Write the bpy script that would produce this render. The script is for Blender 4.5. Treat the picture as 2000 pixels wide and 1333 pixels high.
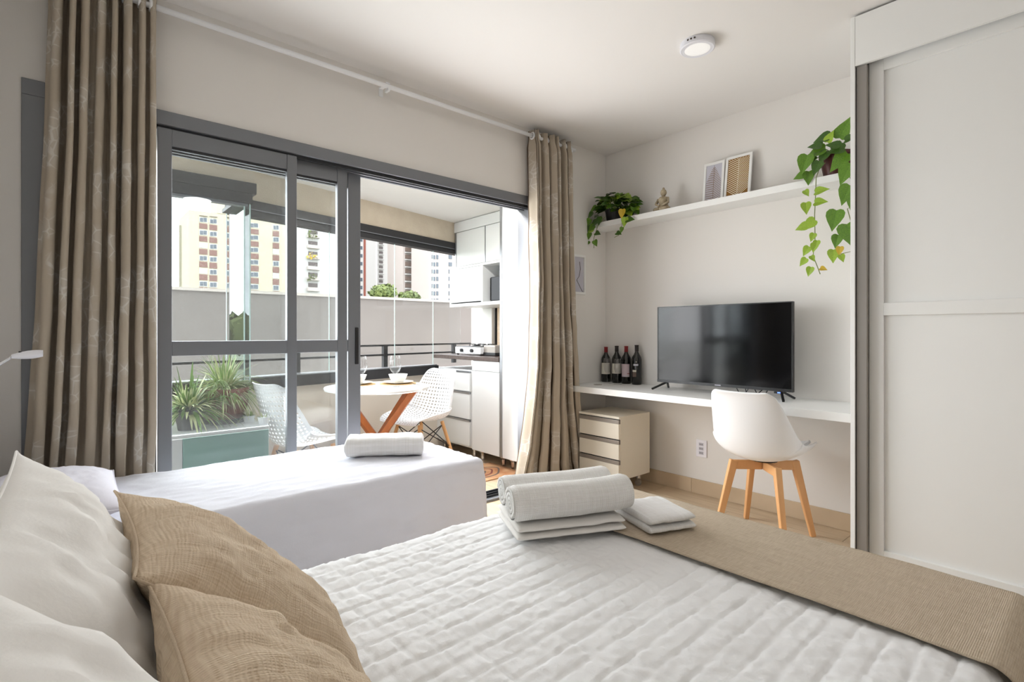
import bpy, bmesh, math, random
from mathutils import Vector, Matrix, noise
random.seed(7)
for o in list(bpy.data.objects): bpy.data.objects.remove(o)
SC = bpy.context.scene
COL = SC.collection
R = math.radians
PI = math.pi

# ------------------------------------------------------------------ camera, sky, exposure
F_PX, HOR, YAW, CAM_Z = 1015.0, 652.0, R(40.93), 1.13
cam = bpy.data.cameras.new('camera'); camo = bpy.data.objects.new('camera', cam); COL.objects.link(camo)
cam.sensor_width = 36; cam.lens = F_PX * 36 / 2000; cam.shift_y = -(666.5 - HOR) / 2000
cam.clip_start = .02; cam.clip_end = 2000
camo.location = (0, 0, CAM_Z); camo.rotation_euler = (R(90), 0, -YAW)
SC.camera = camo
W = bpy.data.worlds.new('sky'); SC.world = W; W.use_nodes = True
wn = W.node_tree.nodes; wl = W.node_tree.links; bg = wn['Background']
tc = wn.new('ShaderNodeTexCoord'); nz = wn.new('ShaderNodeTexNoise'); nz.inputs['Scale'].default_value = 2.6; nz.inputs['Detail'].default_value = 5
cr = wn.new('ShaderNodeValToRGB'); cr.color_ramp.elements[0].color = (.80, .87, .97, 1); cr.color_ramp.elements[1].color = (1, 1, 1, 1)
cr.color_ramp.elements[0].position = .3; cr.color_ramp.elements[1].position = .65
wl.new(tc.outputs['Generated'], nz.inputs['Vector']); wl.new(nz.outputs['Fac'], cr.inputs['Fac']); wl.new(cr.outputs['Color'], bg.inputs['Color'])
SKY = 5.6
bg.inputs['Strength'].default_value = SKY
SC.view_settings.view_transform = 'Standard'; SC.view_settings.look = 'None'
SC.view_settings.gamma = 1; SC.view_settings.use_curve_mapping = False
SC.view_settings.exposure = 0.15

def area(name, loc, rot, sx, sy, power, col, shape='RECTANGLE'):
    l = bpy.data.lights.new(name, 'AREA'); l.shape = shape; l.size = sx; l.size_y = sy; l.energy = power; l.color = col
    o = bpy.data.objects.new(name, l); COL.objects.link(o); o.location = loc; o.rotation_euler = rot; return o
# added area light outside the balcony door, standing in for daylight into the room
area('door_fill_light', (1.25, 3.08, 1.15), (R(-79), 0, 0), 2.4, 1.7, 74, (.985, .99, 1))

FX, FY = math.sin(YAW), math.cos(YAW); RX, RY = math.cos(YAW), -math.sin(YAW)
def ray(x, y):
    a = (x - 1000) / F_PX
    return FX + a * RX, FY + a * RY, (HOR - y) / F_PX
def pX(x, y, X): r = ray(x, y); t = X / r[0]; return Vector((X, r[1] * t, CAM_Z + r[2] * t))
def pY(x, y, Y): r = ray(x, y); t = Y / r[1]; return Vector((r[0] * t, Y, CAM_Z + r[2] * t))
def pZ(x, y, Z): r = ray(x, y); t = (Z - CAM_Z) / r[2]; return Vector((r[0] * t, r[1] * t, Z))

# ------------------------------------------------------------------ materials
def lin(c): 
    return tuple(((v / 255) / 12.92 if v / 255 <= .04045 else (((v / 255) + .055) / 1.055) ** 2.4) for v in c) + (1,)
MATS = {}
def mat(name, col, rough=.5, metal=0, var=None, bump=None, spec=.5, sheen=0, stretch=None, rnd=0, coat=0):
    """var=(scale, second colour, sharpness) noise mix; bump=(scale, strength); stretch=(x,y,z) scale of coordinates"""
    m = bpy.data.materials.new(name); m.use_nodes = True; n = m.node_tree.nodes; l = m.node_tree.links
    b = n['Principled BSDF']; b.inputs['Base Color'].default_value = lin(col); b.inputs['Roughness'].default_value = rough
    b.inputs['Metallic'].default_value = metal; b.inputs['Specular IOR Level'].default_value = spec
    if sheen: b.inputs['Sheen Weight'].default_value = sheen
    if coat: b.inputs['Coat Weight'].default_value = coat
    if var or bump:
        tc = n.new('ShaderNodeTexCoord'); mp = n.new('ShaderNodeMapping')
        if stretch: mp.inputs['Scale'].default_value = stretch
        l.new(tc.outputs['Object'], mp.inputs['Vector'])
        if rnd:
            oi = n.new('ShaderNodeObjectInfo'); mu = n.new('ShaderNodeMath'); mu.operation = 'MULTIPLY'; mu.inputs[1].default_value = rnd
            l.new(oi.outputs['Random'], mu.inputs[0]); l.new(mu.outputs[0], mp.inputs['Location'])
    if var:
        t = n.new('ShaderNodeTexNoise'); t.inputs['Scale'].default_value = var[0]; t.inputs['Detail'].default_value = 6
        r = n.new('ShaderNodeValToRGB'); w = var[2] if len(var) > 2 else .25
        r.color_ramp.elements[0].position = .5 - w; r.color_ramp.elements[1].position = .5 + w
        r.color_ramp.elements[0].color = lin(col); r.color_ramp.elements[1].color = lin(var[1])
        l.new(mp.outputs[0], t.inputs['Vector']); l.new(t.outputs['Fac'], r.inputs['Fac']); l.new(r.outputs['Color'], b.inputs['Base Color'])
    if bump:
        t2 = n.new('ShaderNodeTexNoise'); t2.inputs['Scale'].default_value = bump[0]; t2.inputs['Detail'].default_value = 4
        bp = n.new('ShaderNodeBump'); bp.inputs['Strength'].default_value = bump[1]; bp.inputs['Distance'].default_value = .004
        l.new(mp.outputs[0], t2.inputs['Vector']); l.new(t2.outputs['Fac'], bp.inputs['Height']); l.new(bp.outputs[0], b.inputs['Normal'])
    MATS[name] = m
    return m
def weave(name, col, col2, scale, strength, rough=.9, fine=1, dist=.002):
    """two crossing thread waves, bump + slight colour"""
    m = bpy.data.materials.new(name); m.use_nodes = True; n = m.node_tree.nodes; l = m.node_tree.links
    b = n['Principled BSDF']; b.inputs['Roughness'].default_value = rough; b.inputs['Specular IOR Level'].default_value = .15
    uv = n.new('ShaderNodeUVMap'); uv.uv_map = 'uv'
    vals = []
    for d in ('X', 'Y'):
        w = n.new('ShaderNodeTexWave'); w.wave_type = 'BANDS'; w.bands_direction = d; w.inputs['Scale'].default_value = scale
        w.inputs['Distortion'].default_value = .5; w.inputs['Detail'].default_value = 2; w.inputs['Detail Scale'].default_value = 1.5
        l.new(uv.outputs[0], w.inputs['Vector']); vals.append(w)
    mx = n.new('ShaderNodeMath'); mx.operation = 'MULTIPLY'; l.new(vals[0].outputs['Fac'], mx.inputs[0]); l.new(vals[1].outputs['Fac'], mx.inputs[1])
    bp = n.new('ShaderNodeBump'); bp.inputs['Strength'].default_value = strength; bp.inputs['Distance'].default_value = dist
    l.new(mx.outputs[0], bp.inputs['Height']); l.new(bp.outputs[0], b.inputs['Normal'])
    mp = n.new('ShaderNodeMapping'); mp.inputs['Scale'].default_value = (6 * fine, 120 * fine, 1); l.new(uv.outputs[0], mp.inputs['Vector'])
    mp2 = n.new('ShaderNodeMapping'); mp2.inputs['Scale'].default_value = (120 * fine, 6 * fine, 1); l.new(uv.outputs[0], mp2.inputs['Vector'])
    t = n.new('ShaderNodeTexNoise'); t.inputs['Scale'].default_value = 1.5; t2 = n.new('ShaderNodeTexNoise'); t2.inputs['Scale'].default_value = 1.5
    l.new(mp.outputs[0], t.inputs['Vector']); l.new(mp2.outputs[0], t2.inputs['Vector'])
    ad = n.new('ShaderNodeMath'); ad.operation = 'ADD'; l.new(t.outputs['Fac'], ad.inputs[0]); l.new(t2.outputs['Fac'], ad.inputs[1])
    hf = n.new('ShaderNodeMath'); hf.operation = 'MULTIPLY'; hf.inputs[1].default_value = .5; l.new(ad.outputs[0], hf.inputs[0])
    r = n.new('ShaderNodeValToRGB'); r.color_ramp.elements[0].position = .36; r.color_ramp.elements[1].position = .62
    r.color_ramp.elements[0].color = lin(col); r.color_ramp.elements[1].color = lin(col2)
    l.new(hf.outputs[0], r.inputs['Fac']); l.new(r.outputs['Color'], b.inputs['Base Color'])
    MATS[name] = m; return m
def glassy(name, tint, refl=.9, base=.03, rough=0.0):
    m = bpy.data.materials.new(name); m.use_nodes = True; n = m.node_tree.nodes; l = m.node_tree.links
    n.remove(n['Principled BSDF']); out = n['Material Output']
    tr = n.new('ShaderNodeBsdfTransparent'); tr.inputs[0].default_value = tint + (1,)
    gl = n.new('ShaderNodeBsdfGlossy'); gl.inputs['Color'].default_value = (refl, refl, refl, 1); gl.inputs['Roughness'].default_value = rough
    lw = n.new('ShaderNodeLayerWeight'); lw.inputs['Blend'].default_value = .5
    pw = n.new('ShaderNodeMath'); pw.operation = 'POWER'; pw.inputs[1].default_value = 5; l.new(lw.outputs['Facing'], pw.inputs[0])
    ad = n.new('ShaderNodeMath'); ad.operation = 'MULTIPLY_ADD'; ad.inputs[1].default_value = .9; ad.inputs[2].default_value = .025 + base; l.new(pw.outputs[0], ad.inputs[0])
    mx = n.new('ShaderNodeMixShader'); l.new(ad.outputs[0], mx.inputs[0]); l.new(tr.outputs[0], mx.inputs[1]); l.new(gl.outputs[0], mx.inputs[2])
    l.new(mx.outputs[0], out.inputs['Surface']); MATS[name] = m; return m

M = MATS
mat('wall_paint', (234, 230, 225), .85, bump=(60, .05))
mat('ceiling_paint', (238, 235, 232), .9, bump=(60, .04))
mat('white_lacquer', (238, 239, 238), .38, spec=.4)
mat('white_laminate', (243, 243, 241), .45)
mat('cream_laminate', (236, 229, 214), .45)
mat('white_plastic', (245, 246, 248), .35)
mat('anodized_grey', (124, 126, 131), .42, metal=.35)
mat('dark_gasket', (38, 40, 44), .6)
mat('aluminium', (176, 178, 182), .3, metal=.9)
mat('steel_handle', (168, 160, 152), .38, metal=.5)
mat('profile_grey', (150, 145, 140), .45, metal=.2)
mat('chrome', (215, 215, 218), .12, metal=1)
mat('black_plastic', (18, 18, 20), .35)
mat('black_metal', (44, 43, 45), .45, metal=.3)
mat('screen', (4, 4, 5), .10, spec=.28)
mat('floor_tile_wood', (190, 166, 136), .42, var=(3.2, (216, 195, 166), .3), bump=(8, .06), stretch=(9, .8, 1), rnd=40)
mat('grout', (150, 130, 108), .9)
mat('oak', (214, 156, 98), .45, var=(4, (228, 176, 118), .3), stretch=(6, 6, .9))
mat('beech', (222, 164, 108), .45, var=(4, (234, 182, 128), .3), stretch=(6, 6, .9))
mat('walnut', (168, 92, 42), .42, var=(4, (190, 112, 56), .3), stretch=(6, 6, .9))
mat('splash_tile', (226, 196, 164), .45, var=(3, (238, 214, 186), .3), stretch=(1, .8, 14), rnd=30)
mat('stone_dark', (74, 60, 56), .25, var=(60, (92, 76, 70)))
mat('stucco_beige', (198, 184, 164), .95, var=(9, (210, 198, 178)), bump=(120, .5))
mat('stucco_grey', (86, 80, 76), .95, var=(1.2, (95, 89, 84)), bump=(14, .12))
mat('parapet_paint', (216, 208, 196), .9, bump=(60, .1))
mat('mint_lacquer', (150, 190, 178), .4)
mat('terracotta', (142, 84, 64), .8, var=(14, (120, 70, 54)), bump=(40, .2))
mat('pot_black', (22, 22, 24), .5)
mat('pot_maroon', (86, 40, 36), .45)
mat('leaf_green', (78, 116, 30), .38, var=(20, (104, 146, 40), .2), rnd=9)
mat('leaf_dark', (44, 80, 26), .35, var=(20, (74, 108, 34), .2), rnd=9)
mat('leaf_lime', (160, 186, 62), .4, var=(20, (128, 164, 44), .2), rnd=9)
mat('leaf_yellow', (196, 166, 48), .5)
mat('stem_green', (112, 122, 58), .6)
mat('blade_green', (122, 160, 76), .4, var=(14, (164, 190, 104), .2))
mat('blade_cream', (222, 226, 170), .45)
mat('foliage', (66, 82, 40), .7, var=(3, (104, 112, 56), .25))
mat('sheet_white', (228, 228, 236), .9, bump=(160, .10), spec=.2)
mat('pillow_white', (242, 239, 235), .9, bump=(160, .10), spec=.2)
mat('quilt_white', (246, 246, 247), .9, bump=(220, .15), spec=.2)
mat('pillow_lilac', (232, 230, 240), .9, bump=(160, .1), spec=.2)
mat('towel_white', (238, 236, 232), 1, bump=(330, .9), spec=.05, sheen=.2)
mat('mattress', (226, 224, 220), .9)
mat('bed_base', (120, 108, 98), .9)
mat('bottle_glass', (10, 12, 10), .08, spec=.7)
mat('capsule_red', (128, 16, 22), .35)
mat('capsule_black', (30, 18, 16), .35)
mat('paper', (226, 220, 206), .7)
mat('paper_pink', (216, 196, 200), .7)
mat('print_grey', (196, 194, 204), .6)
mat('print_gold', (140, 96, 30), .5)
mat('print_white', (240, 232, 206), .6)
mat('print_fern', (126, 98, 72), .6)
mat('print_red', (140, 30, 36), .6)
mat('ink', (70, 60, 52), .7)
mat('frame_white', (240, 239, 236), .5)
mat('statue', (190, 176, 150), .7, var=(30, (150, 134, 108), .2))
mat('lamp_white', (232, 232, 238), .4)
mat('outlet_white', (240, 238, 244), .3)
mat('ceramic', (246, 243, 236), .2)
mat('rattan', (214, 178, 122), .8, bump=(200, .6))
mat('mat_brown', (206, 166, 126), .9, var=(7, (176, 120, 80), .15))
mat('cream_render', (168, 159, 138), .9)
mat('jamb_white', (236, 234, 230), .8)
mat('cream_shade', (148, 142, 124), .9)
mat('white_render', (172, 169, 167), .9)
mat('pink_render', (168, 158, 153), .9)
mat('brick_panel', (112, 82, 75), .9)
mat('far_glass', (66, 74, 84), .25)
mat('far_blue', (116, 132, 154), .3)
mat('far_dark', (74, 64, 62), .6)
mat('far_red', (124, 66, 54), .8)
mat('far_brown', (104, 87, 78), .8)
mat('ground_mix', (120, 118, 108), .95, var=(.05, (96, 110, 84)))
mat('cap_concrete', (140, 132, 124), .9)
mat('led_blue', (60, 90, 255), .4)
n_ = M['led_blue'].node_tree.nodes['Principled BSDF']; n_.inputs['Emission Color'].default_value = (.1, .2, 1, 1); n_.inputs['Emission Strength'].default_value = 3
mat('lens_white', (240, 240, 240), .4)
n_ = M['lens_white'].node_tree.nodes['Principled BSDF']; n_.inputs['Emission Color'].default_value = (1, .96, .9, 1); n_.inputs['Emission Strength'].default_value = .25
glassy('door_glass', (.972, .985, .985), .9, .01)
glassy('balcony_glass', (.985, .995, .992), .9, -.01)
glassy('stack_glass', (.95, .98, .98), .95, .06)
glassy('crystal', (.97, .97, .97), .9, .02)
mat('glass_edge', (206, 232, 226), .2)
weave('linen_brown', (196, 173, 146), (220, 201, 176), 72, .45, fine=2.4)
weave('runner_beige', (188, 170, 147), (212, 197, 176), 90, .55, dist=.002, fine=2.6)
weave('towel_waffle', (236, 234, 231), (246, 245, 243), 46, .5, dist=.003)
weave('towel_terry', (238, 236, 233), (246, 245, 244), 120, .5, dist=.002)
# jacquard curtain
def curtain_mat():
    m = bpy.data.materials.new('curtain_jacquard'); m.use_nodes = True; n = m.node_tree.nodes; l = m.node_tree.links
    b = n['Principled BSDF']; b.inputs['Roughness'].default_value = .8; b.inputs['Specular IOR Level'].default_value = .12; b.inputs['Sheen Weight'].default_value = .08
    uv = n.new('ShaderNodeUVMap'); uv.uv_map = 'uv'
    v = n.new('ShaderNodeTexVoronoi'); v.feature = 'DISTANCE_TO_EDGE'; v.inputs['Scale'].default_value = 22
    t = n.new('ShaderNodeTexNoise'); t.inputs['Scale'].default_value = 4.2; t.inputs['Detail'].default_value = 2
    l.new(uv.outputs[0], v.inputs['Vector']); l.new(uv.outputs[0], t.inputs['Vector'])
    r1 = n.new('ShaderNodeValToRGB'); r1.color_ramp.elements[0].position = .02; r1.color_ramp.elements[1].position = .07
    r1.color_ramp.elements[0].color = (1, 1, 1, 1); r1.color_ramp.elements[1].color = (0, 0, 0, 1); l.new(v.outputs['Distance'], r1.inputs['Fac'])
    r2 = n.new('ShaderNodeValToRGB'); r2.color_ramp.elements[0].position = .52; r2.color_ramp.elements[1].position = .6; l.new(t.outputs['Fac'], r2.inputs['Fac'])
    mu = n.new('ShaderNodeMath'); mu.operation = 'MULTIPLY'; l.new(r1.outputs['Color'], mu.inputs[0]); l.new(r2.outputs['Color'], mu.inputs[1])
    ad = n.new('ShaderNodeMath'); ad.operation = 'MULTIPLY_ADD'; ad.inputs[1].default_value = .35; l.new(r2.outputs['Color'], ad.inputs[0]); l.new(mu.outputs[0], ad.inputs[2])
    mx = n.new('ShaderNodeMix'); mx.data_type = 'RGBA'; mx.inputs['A'].default_value = lin((182, 170, 153)); mx.inputs['B'].default_value = lin((206, 200, 191))
    l.new(ad.outputs[0], mx.inputs['Factor']); l.new(mx.outputs['Result'], b.inputs['Base Color'])
    w = n.new('ShaderNodeTexWave'); w.inputs['Scale'].default_value = 160; w.bands_direction = 'Y'; w.inputs['Distortion'].default_value = 1
    l.new(uv.outputs[0], w.inputs['Vector'])
    bp = n.new('ShaderNodeBump'); bp.inputs['Strength'].default_value = .25; bp.inputs['Distance'].default_value = .001
    l.new(w.outputs['Fac'], bp.inputs['Height']); l.new(bp.outputs[0], b.inputs['Normal'])
    MATS['curtain_jacquard'] = m
curtain_mat()
mat('curtain_lining', (92, 76, 60), .9)

# ------------------------------------------------------------------ mesh helpers
ORG = {}
def tag(o, label=None, cat=None, group=None, kind=None):
    if label: o['label'] = label
    if cat: o['category'] = cat
    if group: o['group'] = group
    if kind: o['kind'] = kind
    return o
def thing(name, label, cat, loc=(0, 0, 0), rz=0, group=None, local=False, kind=None):
    o = bpy.data.objects.new(name, None); COL.objects.link(o); o.location = loc; o.rotation_euler = (0, 0, rz); o.empty_display_size = .1
    ORG[o] = Vector((0, 0, 0)) if local else Vector(loc)
    return tag(o, label, cat, group, kind)
class MB:
    def __init__(s): s.v = []; s.f = []; s.uv = []; s.mi = []
    def add(s, vs, fs, uvs=None):
        k = len(s.v); s.v += [Vector(v) for v in vs]; s.f += [tuple(i + k for i in f) for f in fs]
        s.uv += uvs if uvs else [(0, 0)] * len(vs)
        return s
    def box(s, a, b):
        x0, y0, z0 = [min(p, q) for p, q in zip(a, b)]; x1, y1, z1 = [max(p, q) for p, q in zip(a, b)]
        return s.add([(x0, y0, z0), (x1, y0, z0), (x1, y1, z0), (x0, y1, z0), (x0, y0, z1), (x1, y0, z1), (x1, y1, z1), (x0, y1, z1)],
                     [(3, 2, 1, 0), (4, 5, 6, 7), (0, 1, 5, 4), (1, 2, 6, 5), (2, 3, 7, 6), (3, 0, 4, 7)])
    def obox(s, c, hx, hy, hz):
        """oriented box: centre + three half-axis vectors"""
        c, hx, hy, hz = map(Vector, (c, hx, hy, hz)); vs = []
        for k in (-1, 1):
            for i, j in ((-1, -1), (1, -1), (1, 1), (-1, 1)): vs.append(c + hx * i + hy * j + hz * k)
        return s.add(vs, [(3, 2, 1, 0), (4, 5, 6, 7), (0, 1, 5, 4), (1, 2, 6, 5), (2, 3, 7, 6), (3, 0, 4, 7)])
    def beam(s, p, q, w, h=None, w2=None, h2=None, up=(0, 0, 1)):
        p, q = Vector(p), Vector(q); h = h or w; w2 = w2 or w; h2 = h2 or h; d = (q - p).normalized(); up = Vector(up)
        if abs(d.dot(up)) > .98: up = Vector((1, 0, 0))
        a = d.cross(up).normalized(); b = a.cross(d)
        vs = [p + a * i * w / 2 + b * j * h / 2 for i, j in ((-1, -1), (1, -1), (1, 1), (-1, 1))] + [q + a * i * w2 / 2 + b * j * h2 / 2 for i, j in ((-1, -1), (1, -1), (1, 1), (-1, 1))]
        return s.add(vs, [(3, 2, 1, 0), (4, 5, 6, 7), (0, 1, 5, 4), (1, 2, 6, 5), (2, 3, 7, 6), (3, 0, 4, 7)])
    def tube(s, pts, r, n=10, r2=None, cap=True):
        pts = [Vector(p) for p in pts]; k = len(s.v); m = len(pts)
        prev = None
        for i, p in enumerate(pts):
            d = (pts[min(i + 1, m - 1)] - pts[max(i - 1, 0)]).normalized()
            if prev is None: up = Vector((0, 0, 1)) if abs(d.z) < .9 else Vector((1, 0, 0)); a = d.cross(up).normalized()
            else: a = (prev - d * prev.dot(d)).normalized()
            prev = a; b = d.cross(a); rr = r if r2 is None else r + (r2 - r) * i / (m - 1)
            for j in range(n):
                t = 2 * PI * j / n; s.v.append(p + a * math.cos(t) * rr + b * math.sin(t) * rr); s.uv.append((j / n, i / m))
        for i in range(m - 1):
            for j in range(n):
                s.f.append((k + i * n + j, k + i * n + (j + 1) % n, k + (i + 1) * n + (j + 1) % n, k + (i + 1) * n + j))
        if cap:
            s.f.append(tuple(k + j for j in reversed(range(n)))); s.f.append(tuple(k + (m - 1) * n + j for j in range(n)))
        return s
    def lathe(s, prof, c=(0, 0, 0), n=24):
        """profile [(r, z)] about the z axis at c"""
        k = len(s.v); c = Vector(c)
        for r, z in prof:
            for j in range(n):
                t = 2 * PI * j / n; s.v.append(c + Vector((r * math.cos(t), r * math.sin(t), z))); s.uv.append((j / n, z))
        for i in range(len(prof) - 1):
            for j in range(n):
                s.f.append((k + i * n + j, k + i * n + (j + 1) % n, k + (i + 1) * n + (j + 1) % n, k + (i + 1) * n + j))
        if prof[0][0] > 1e-5: s.f.append(tuple(k + j for j in reversed(range(n))))
        if prof[-1][0] > 1e-5: s.f.append(tuple(k + (len(prof) - 1) * n + j for j in range(n)))
        return s
    def grid(s, fn, nu, nv, closed_u=False):
        """fn(u,v)->(pos, uv)"""
        k = len(s.v); cu = nu if closed_u else nu + 1
        for j in range(nv + 1):
            for i in range(cu):
                p, q = fn(i / nu, j / nv); s.v.append(Vector(p)); s.uv.append(q)
        for j in range(nv):
            for i in range(nu):
                a = k + j * cu + i; b = k + j * cu + (i + 1) % cu; s.f.append((a, b, b + cu, a + cu))
        return s
    def poly(s, pts, th=None, nrm=None):
        k = len(pts)
        if th is None: return s.add(pts, [tuple(range(k))])
        nrm = Vector(nrm) * th; p2 = [Vector(p) + nrm for p in pts]
        return s.add(list(pts) + p2, [tuple(range(k)), tuple(range(2 * k - 1, k - 1, -1))] + [(i, i + k, (i + 1) % k + k, (i + 1) % k) for i in range(k)])
    def data(s, name, m, org=(0, 0, 0), smooth=False, fix=True):
        me = bpy.data.meshes.new(name); org = Vector(org)
        me.from_pydata([v - org for v in s.v], [], s.f)
        ul = me.uv_layers.new(name='uv')
        li = [0] * len(me.loops); me.loops.foreach_get('vertex_index', li)
        flat = []
        for i in li: flat += s.uv[i]
        ul.data.foreach_set('uv', flat)
        me.materials.append(M[m])
        if fix:
            bm = bmesh.new(); bm.from_mesh(me); bmesh.ops.recalc_face_normals(bm, faces=bm.faces); bm.to_mesh(me); bm.free()
        if smooth: me.polygons.foreach_set('use_smooth', [True] * len(me.polygons))
        return me
    def build(s, name, m, parent=None, org=None, smooth=False, bevel=0, fix=True, label=None, seg=2, subd=0, solid=0):
        o_ = ORG[parent] if parent else Vector(org if org is not None else (0, 0, 0))
        me = s.data(name, m, o_, smooth, fix); ob = bpy.data.objects.new(name, me); COL.objects.link(ob)
        if parent: ob.parent = parent; ORG[ob] = ORG[parent]
        else: ob.location = o_; ORG[ob] = o_
        if solid: md = ob.modifiers.new('solid', 'SOLIDIFY'); md.thickness = solid; md.offset = 0
        if subd: md = ob.modifiers.new('sub', 'SUBSURF'); md.levels = subd; md.render_levels = subd
        if bevel:
            md = ob.modifiers.new('bevel', 'BEVEL'); md.width = bevel; md.segments = seg; md.limit_method = 'ANGLE'; md.angle_limit = R(40)
        if label: ob['label'] = label
        return ob
def B(a, b): return MB().box(a, b)
def struct(o, label=None, cat=None): return tag(o, label, cat, kind='structure')
def mesh_obj(name, me, parent, loc=(0, 0, 0), rot=None):
    o = bpy.data.objects.new(name, me); COL.objects.link(o); o.parent = parent; o.location = Vector(loc) - ORG[parent]
    if rot is not None: o.rotation_euler = rot
    ORG[o] = ORG[parent]
    return o
def fbm(x, y, z=0, o=3): return noise.fractal(Vector((x, y, z)), 1.0, 2.0, o)

# ================================================================== THE ROOM
XW, YW, XH, YB, H = 3.40, 2.739, -.20, -1.90, 2.60
YO = 2.90                         # outer face of the window wall
DX0, DX1, DZ = -.116, 2.62, 2.112  # balcony door opening
# floor: slab with wood-look tiles
fl = struct(B((XH - .1, YB - .1, -.12), (XW + .1, YO, -.006)).build('floor', 'grout'), 'wood look plank tile floor of the bedroom', 'floor')
PW, PL = .2, 1.2
plank_me = {}
def planks(par, x0, x1, y0, y1, zt=0, seed=0):
    k = 0; x = x1
    while x > x0 + .01:
        a = max(x - PW, x0); off = (k * .47 + seed) % 1 * PL; y = y0 - off
        while y < y1:
            c, d = max(y, y0), min(y + PL, y1)
            if d - c > .03:
                key = (round(x - a, 3), round(d - c, 3))
                if key not in plank_me:
                    w, l = key; plank_me[key] = B((-w / 2 + .0012, -l / 2 + .0012, -.008), (w / 2 - .0012, l / 2 - .0012, 0)).data('plank', 'floor_tile_wood')
                mesh_obj('plank', plank_me[key], par, ((a + x) / 2, (c + d) / 2, zt))
            y += PL
        x -= PW; k += 1
planks(fl, XH, XW, YB, YW, 0, .62)
struct(B((XH - .1, YB - .1, H), (XW + .1, YO, H + .12)).build('ceiling', 'ceiling_paint'), 'smooth white painted bedroom ceiling', 'ceiling')
struct(B((XW, YB, 0), (XW + .12, 4.6, H)).build('wall_desk', 'wall_paint'), 'white wall behind the desk and television', 'wall')
struct(B((XH - .12, YB, 0), (XH, YO, H)).build('wall_head', 'wall_paint'), 'white wall behind the bed heads', 'wall')
struct(B((XH - .12, YB - .12, 0), (XW + .12, YB, H)).build('wall_back', 'wall_paint'), 'white wall at the rear of the room', 'wall')
ww = MB().box((XH - .12, YW, 0), (DX0, YO, H)).box((DX1, YW, 0), (XW, YO, H)).box((DX0, YW, DZ), (DX1, YO, H))
struct(ww.build('wall_window', 'wall_paint'), 'white wall around the sliding balcony door', 'wall')
# tile skirting in lengths
bb = struct(thing('baseboard_desk', 'wood look tile skirting along the desk wall', 'baseboard', (XW, 1, 0)))
y = YW
for L in (.78, 1.2, .9, 1.2, .6):
    y2 = max(y - L, YB)
    if y - y2 > .02: B((XW - .012, y2 + .0012, .001), (XW, y - .0012, .1)).build('tile', 'floor_tile_wood', bb, bevel=.001)
    y = y2
bb = struct(thing('baseboard_window', 'wood look tile skirting under the small flower picture', 'baseboard', (3, YW, 0)))
B((DX1 + .03, YW - .012, .001), (XW - .013, YW, .1)).build('tile', 'floor_tile_wood', bb, bevel=.001)
bb = struct(thing('baseboard_head', 'wood look tile skirting behind the beds', 'baseboard', (XH, 1, 0)))
for a, b in ((-1.9, -.7), (-.7, .5), (.5, 1.7), (1.7, YW)): B((XH, a + .001, .001), (XH + .012, b - .001, .1)).build('tile', 'floor_tile_wood', bb)

# ------------------------------------------------------------------ sliding balcony door
d1 = struct(thing('door_1', 'grey aluminium sliding balcony door with glass panels pushed left', 'door', (1.25, YW, 0)))
fr = MB()
fr.box((DX0, YW - .012, DZ - .062), (DX1, YO, DZ)).box((DX0, YW - .012, 0.0), (DX0 + .10, YO, DZ - .062)).box((DX1 - .05, YW - .012, 0), (DX1, YO, DZ - .062))
fr.build('frame', 'anodized_grey', d1, bevel=.002)
for k, yy in enumerate((YW + .010, YW + .052, YW + .094)):
    B((DX0 + .05, yy - .004, DZ - .080), (DX1 - .05, yy + .002, DZ - .060)).build('upper_track', 'anodized_grey' if k else 'dark_gasket', d1)
tr = MB().box((DX0 + .05, YW - .012, .002), (DX1 - .05, YO, .016))
tr.build('sill', 'anodized_grey', d1)
for yy in (YW + .028, YW + .07, YW + .112): B((DX0 + .05, yy, .015), (DX1 - .05, yy + .006, .03)).build('lower_track', 'dark_gasket', d1)
def panel(x0, x1, yc, lw=.055, rw=.05, rail=True, top=.075):
    zt = DZ - .072; t = .016
    p = MB().box((x0, yc - t, .03), (x0 + lw, yc + t, zt)).box((x1 - rw, yc - t, .03), (x1, yc + t, zt))
    pn = p.build('sliding_panel', 'anodized_grey', d1, bevel=.003)
    q = MB().box((x0 + lw, yc - t * .8, zt - top), (x1 - rw, yc + t * .8, zt)).box((x0 + lw, yc - t * .8, .03), (x1 - rw, yc + t * .8, .12))
    q.box((x0 + lw, yc - t * .9, 1.030), (x1 - rw, yc + t * .9, 1.095))
    q.build('rail', 'anodized_grey', pn, bevel=.002)
    B((x0 + lw, yc - t * .5, zt - top - .012), (x1 - rw, yc + t * .5, zt - top)).build('gasket', 'dark_gasket', pn)
    B((x0 + lw, yc - .003, .12), (x1 - rw, yc + .003, 1.03)).build('glass', 'door_glass', pn)
    B((x0 + lw, yc - .003, 1.095), (x1 - rw, yc + .003, zt - top - .012)).build('glass', 'door_glass', pn)
    return pn
X_ = lambda px, yy: pY(px, 600, yy).x
y1, y2, y3 = YW + .014, YW + .056, YW + .098
panel(X_(322, y1) - .03, X_(578, y1), y1, lw=.055, rw=X_(578, y1) - X_(559, y1))
panel(X_(306, y2), X_(676, y2), y2, rw=X_(676, y2) - X_(657, y2))
pn = panel(X_(300, y3), X_(702, y3), y3, rw=.075)
hx = X_(696, y3)
hp = MB().box((hx - .016, y3 - .022, .955), (hx + .006, y3 - .0155, 1.165)).build('handle', 'black_plastic', pn, bevel=.006, seg=3)

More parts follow.
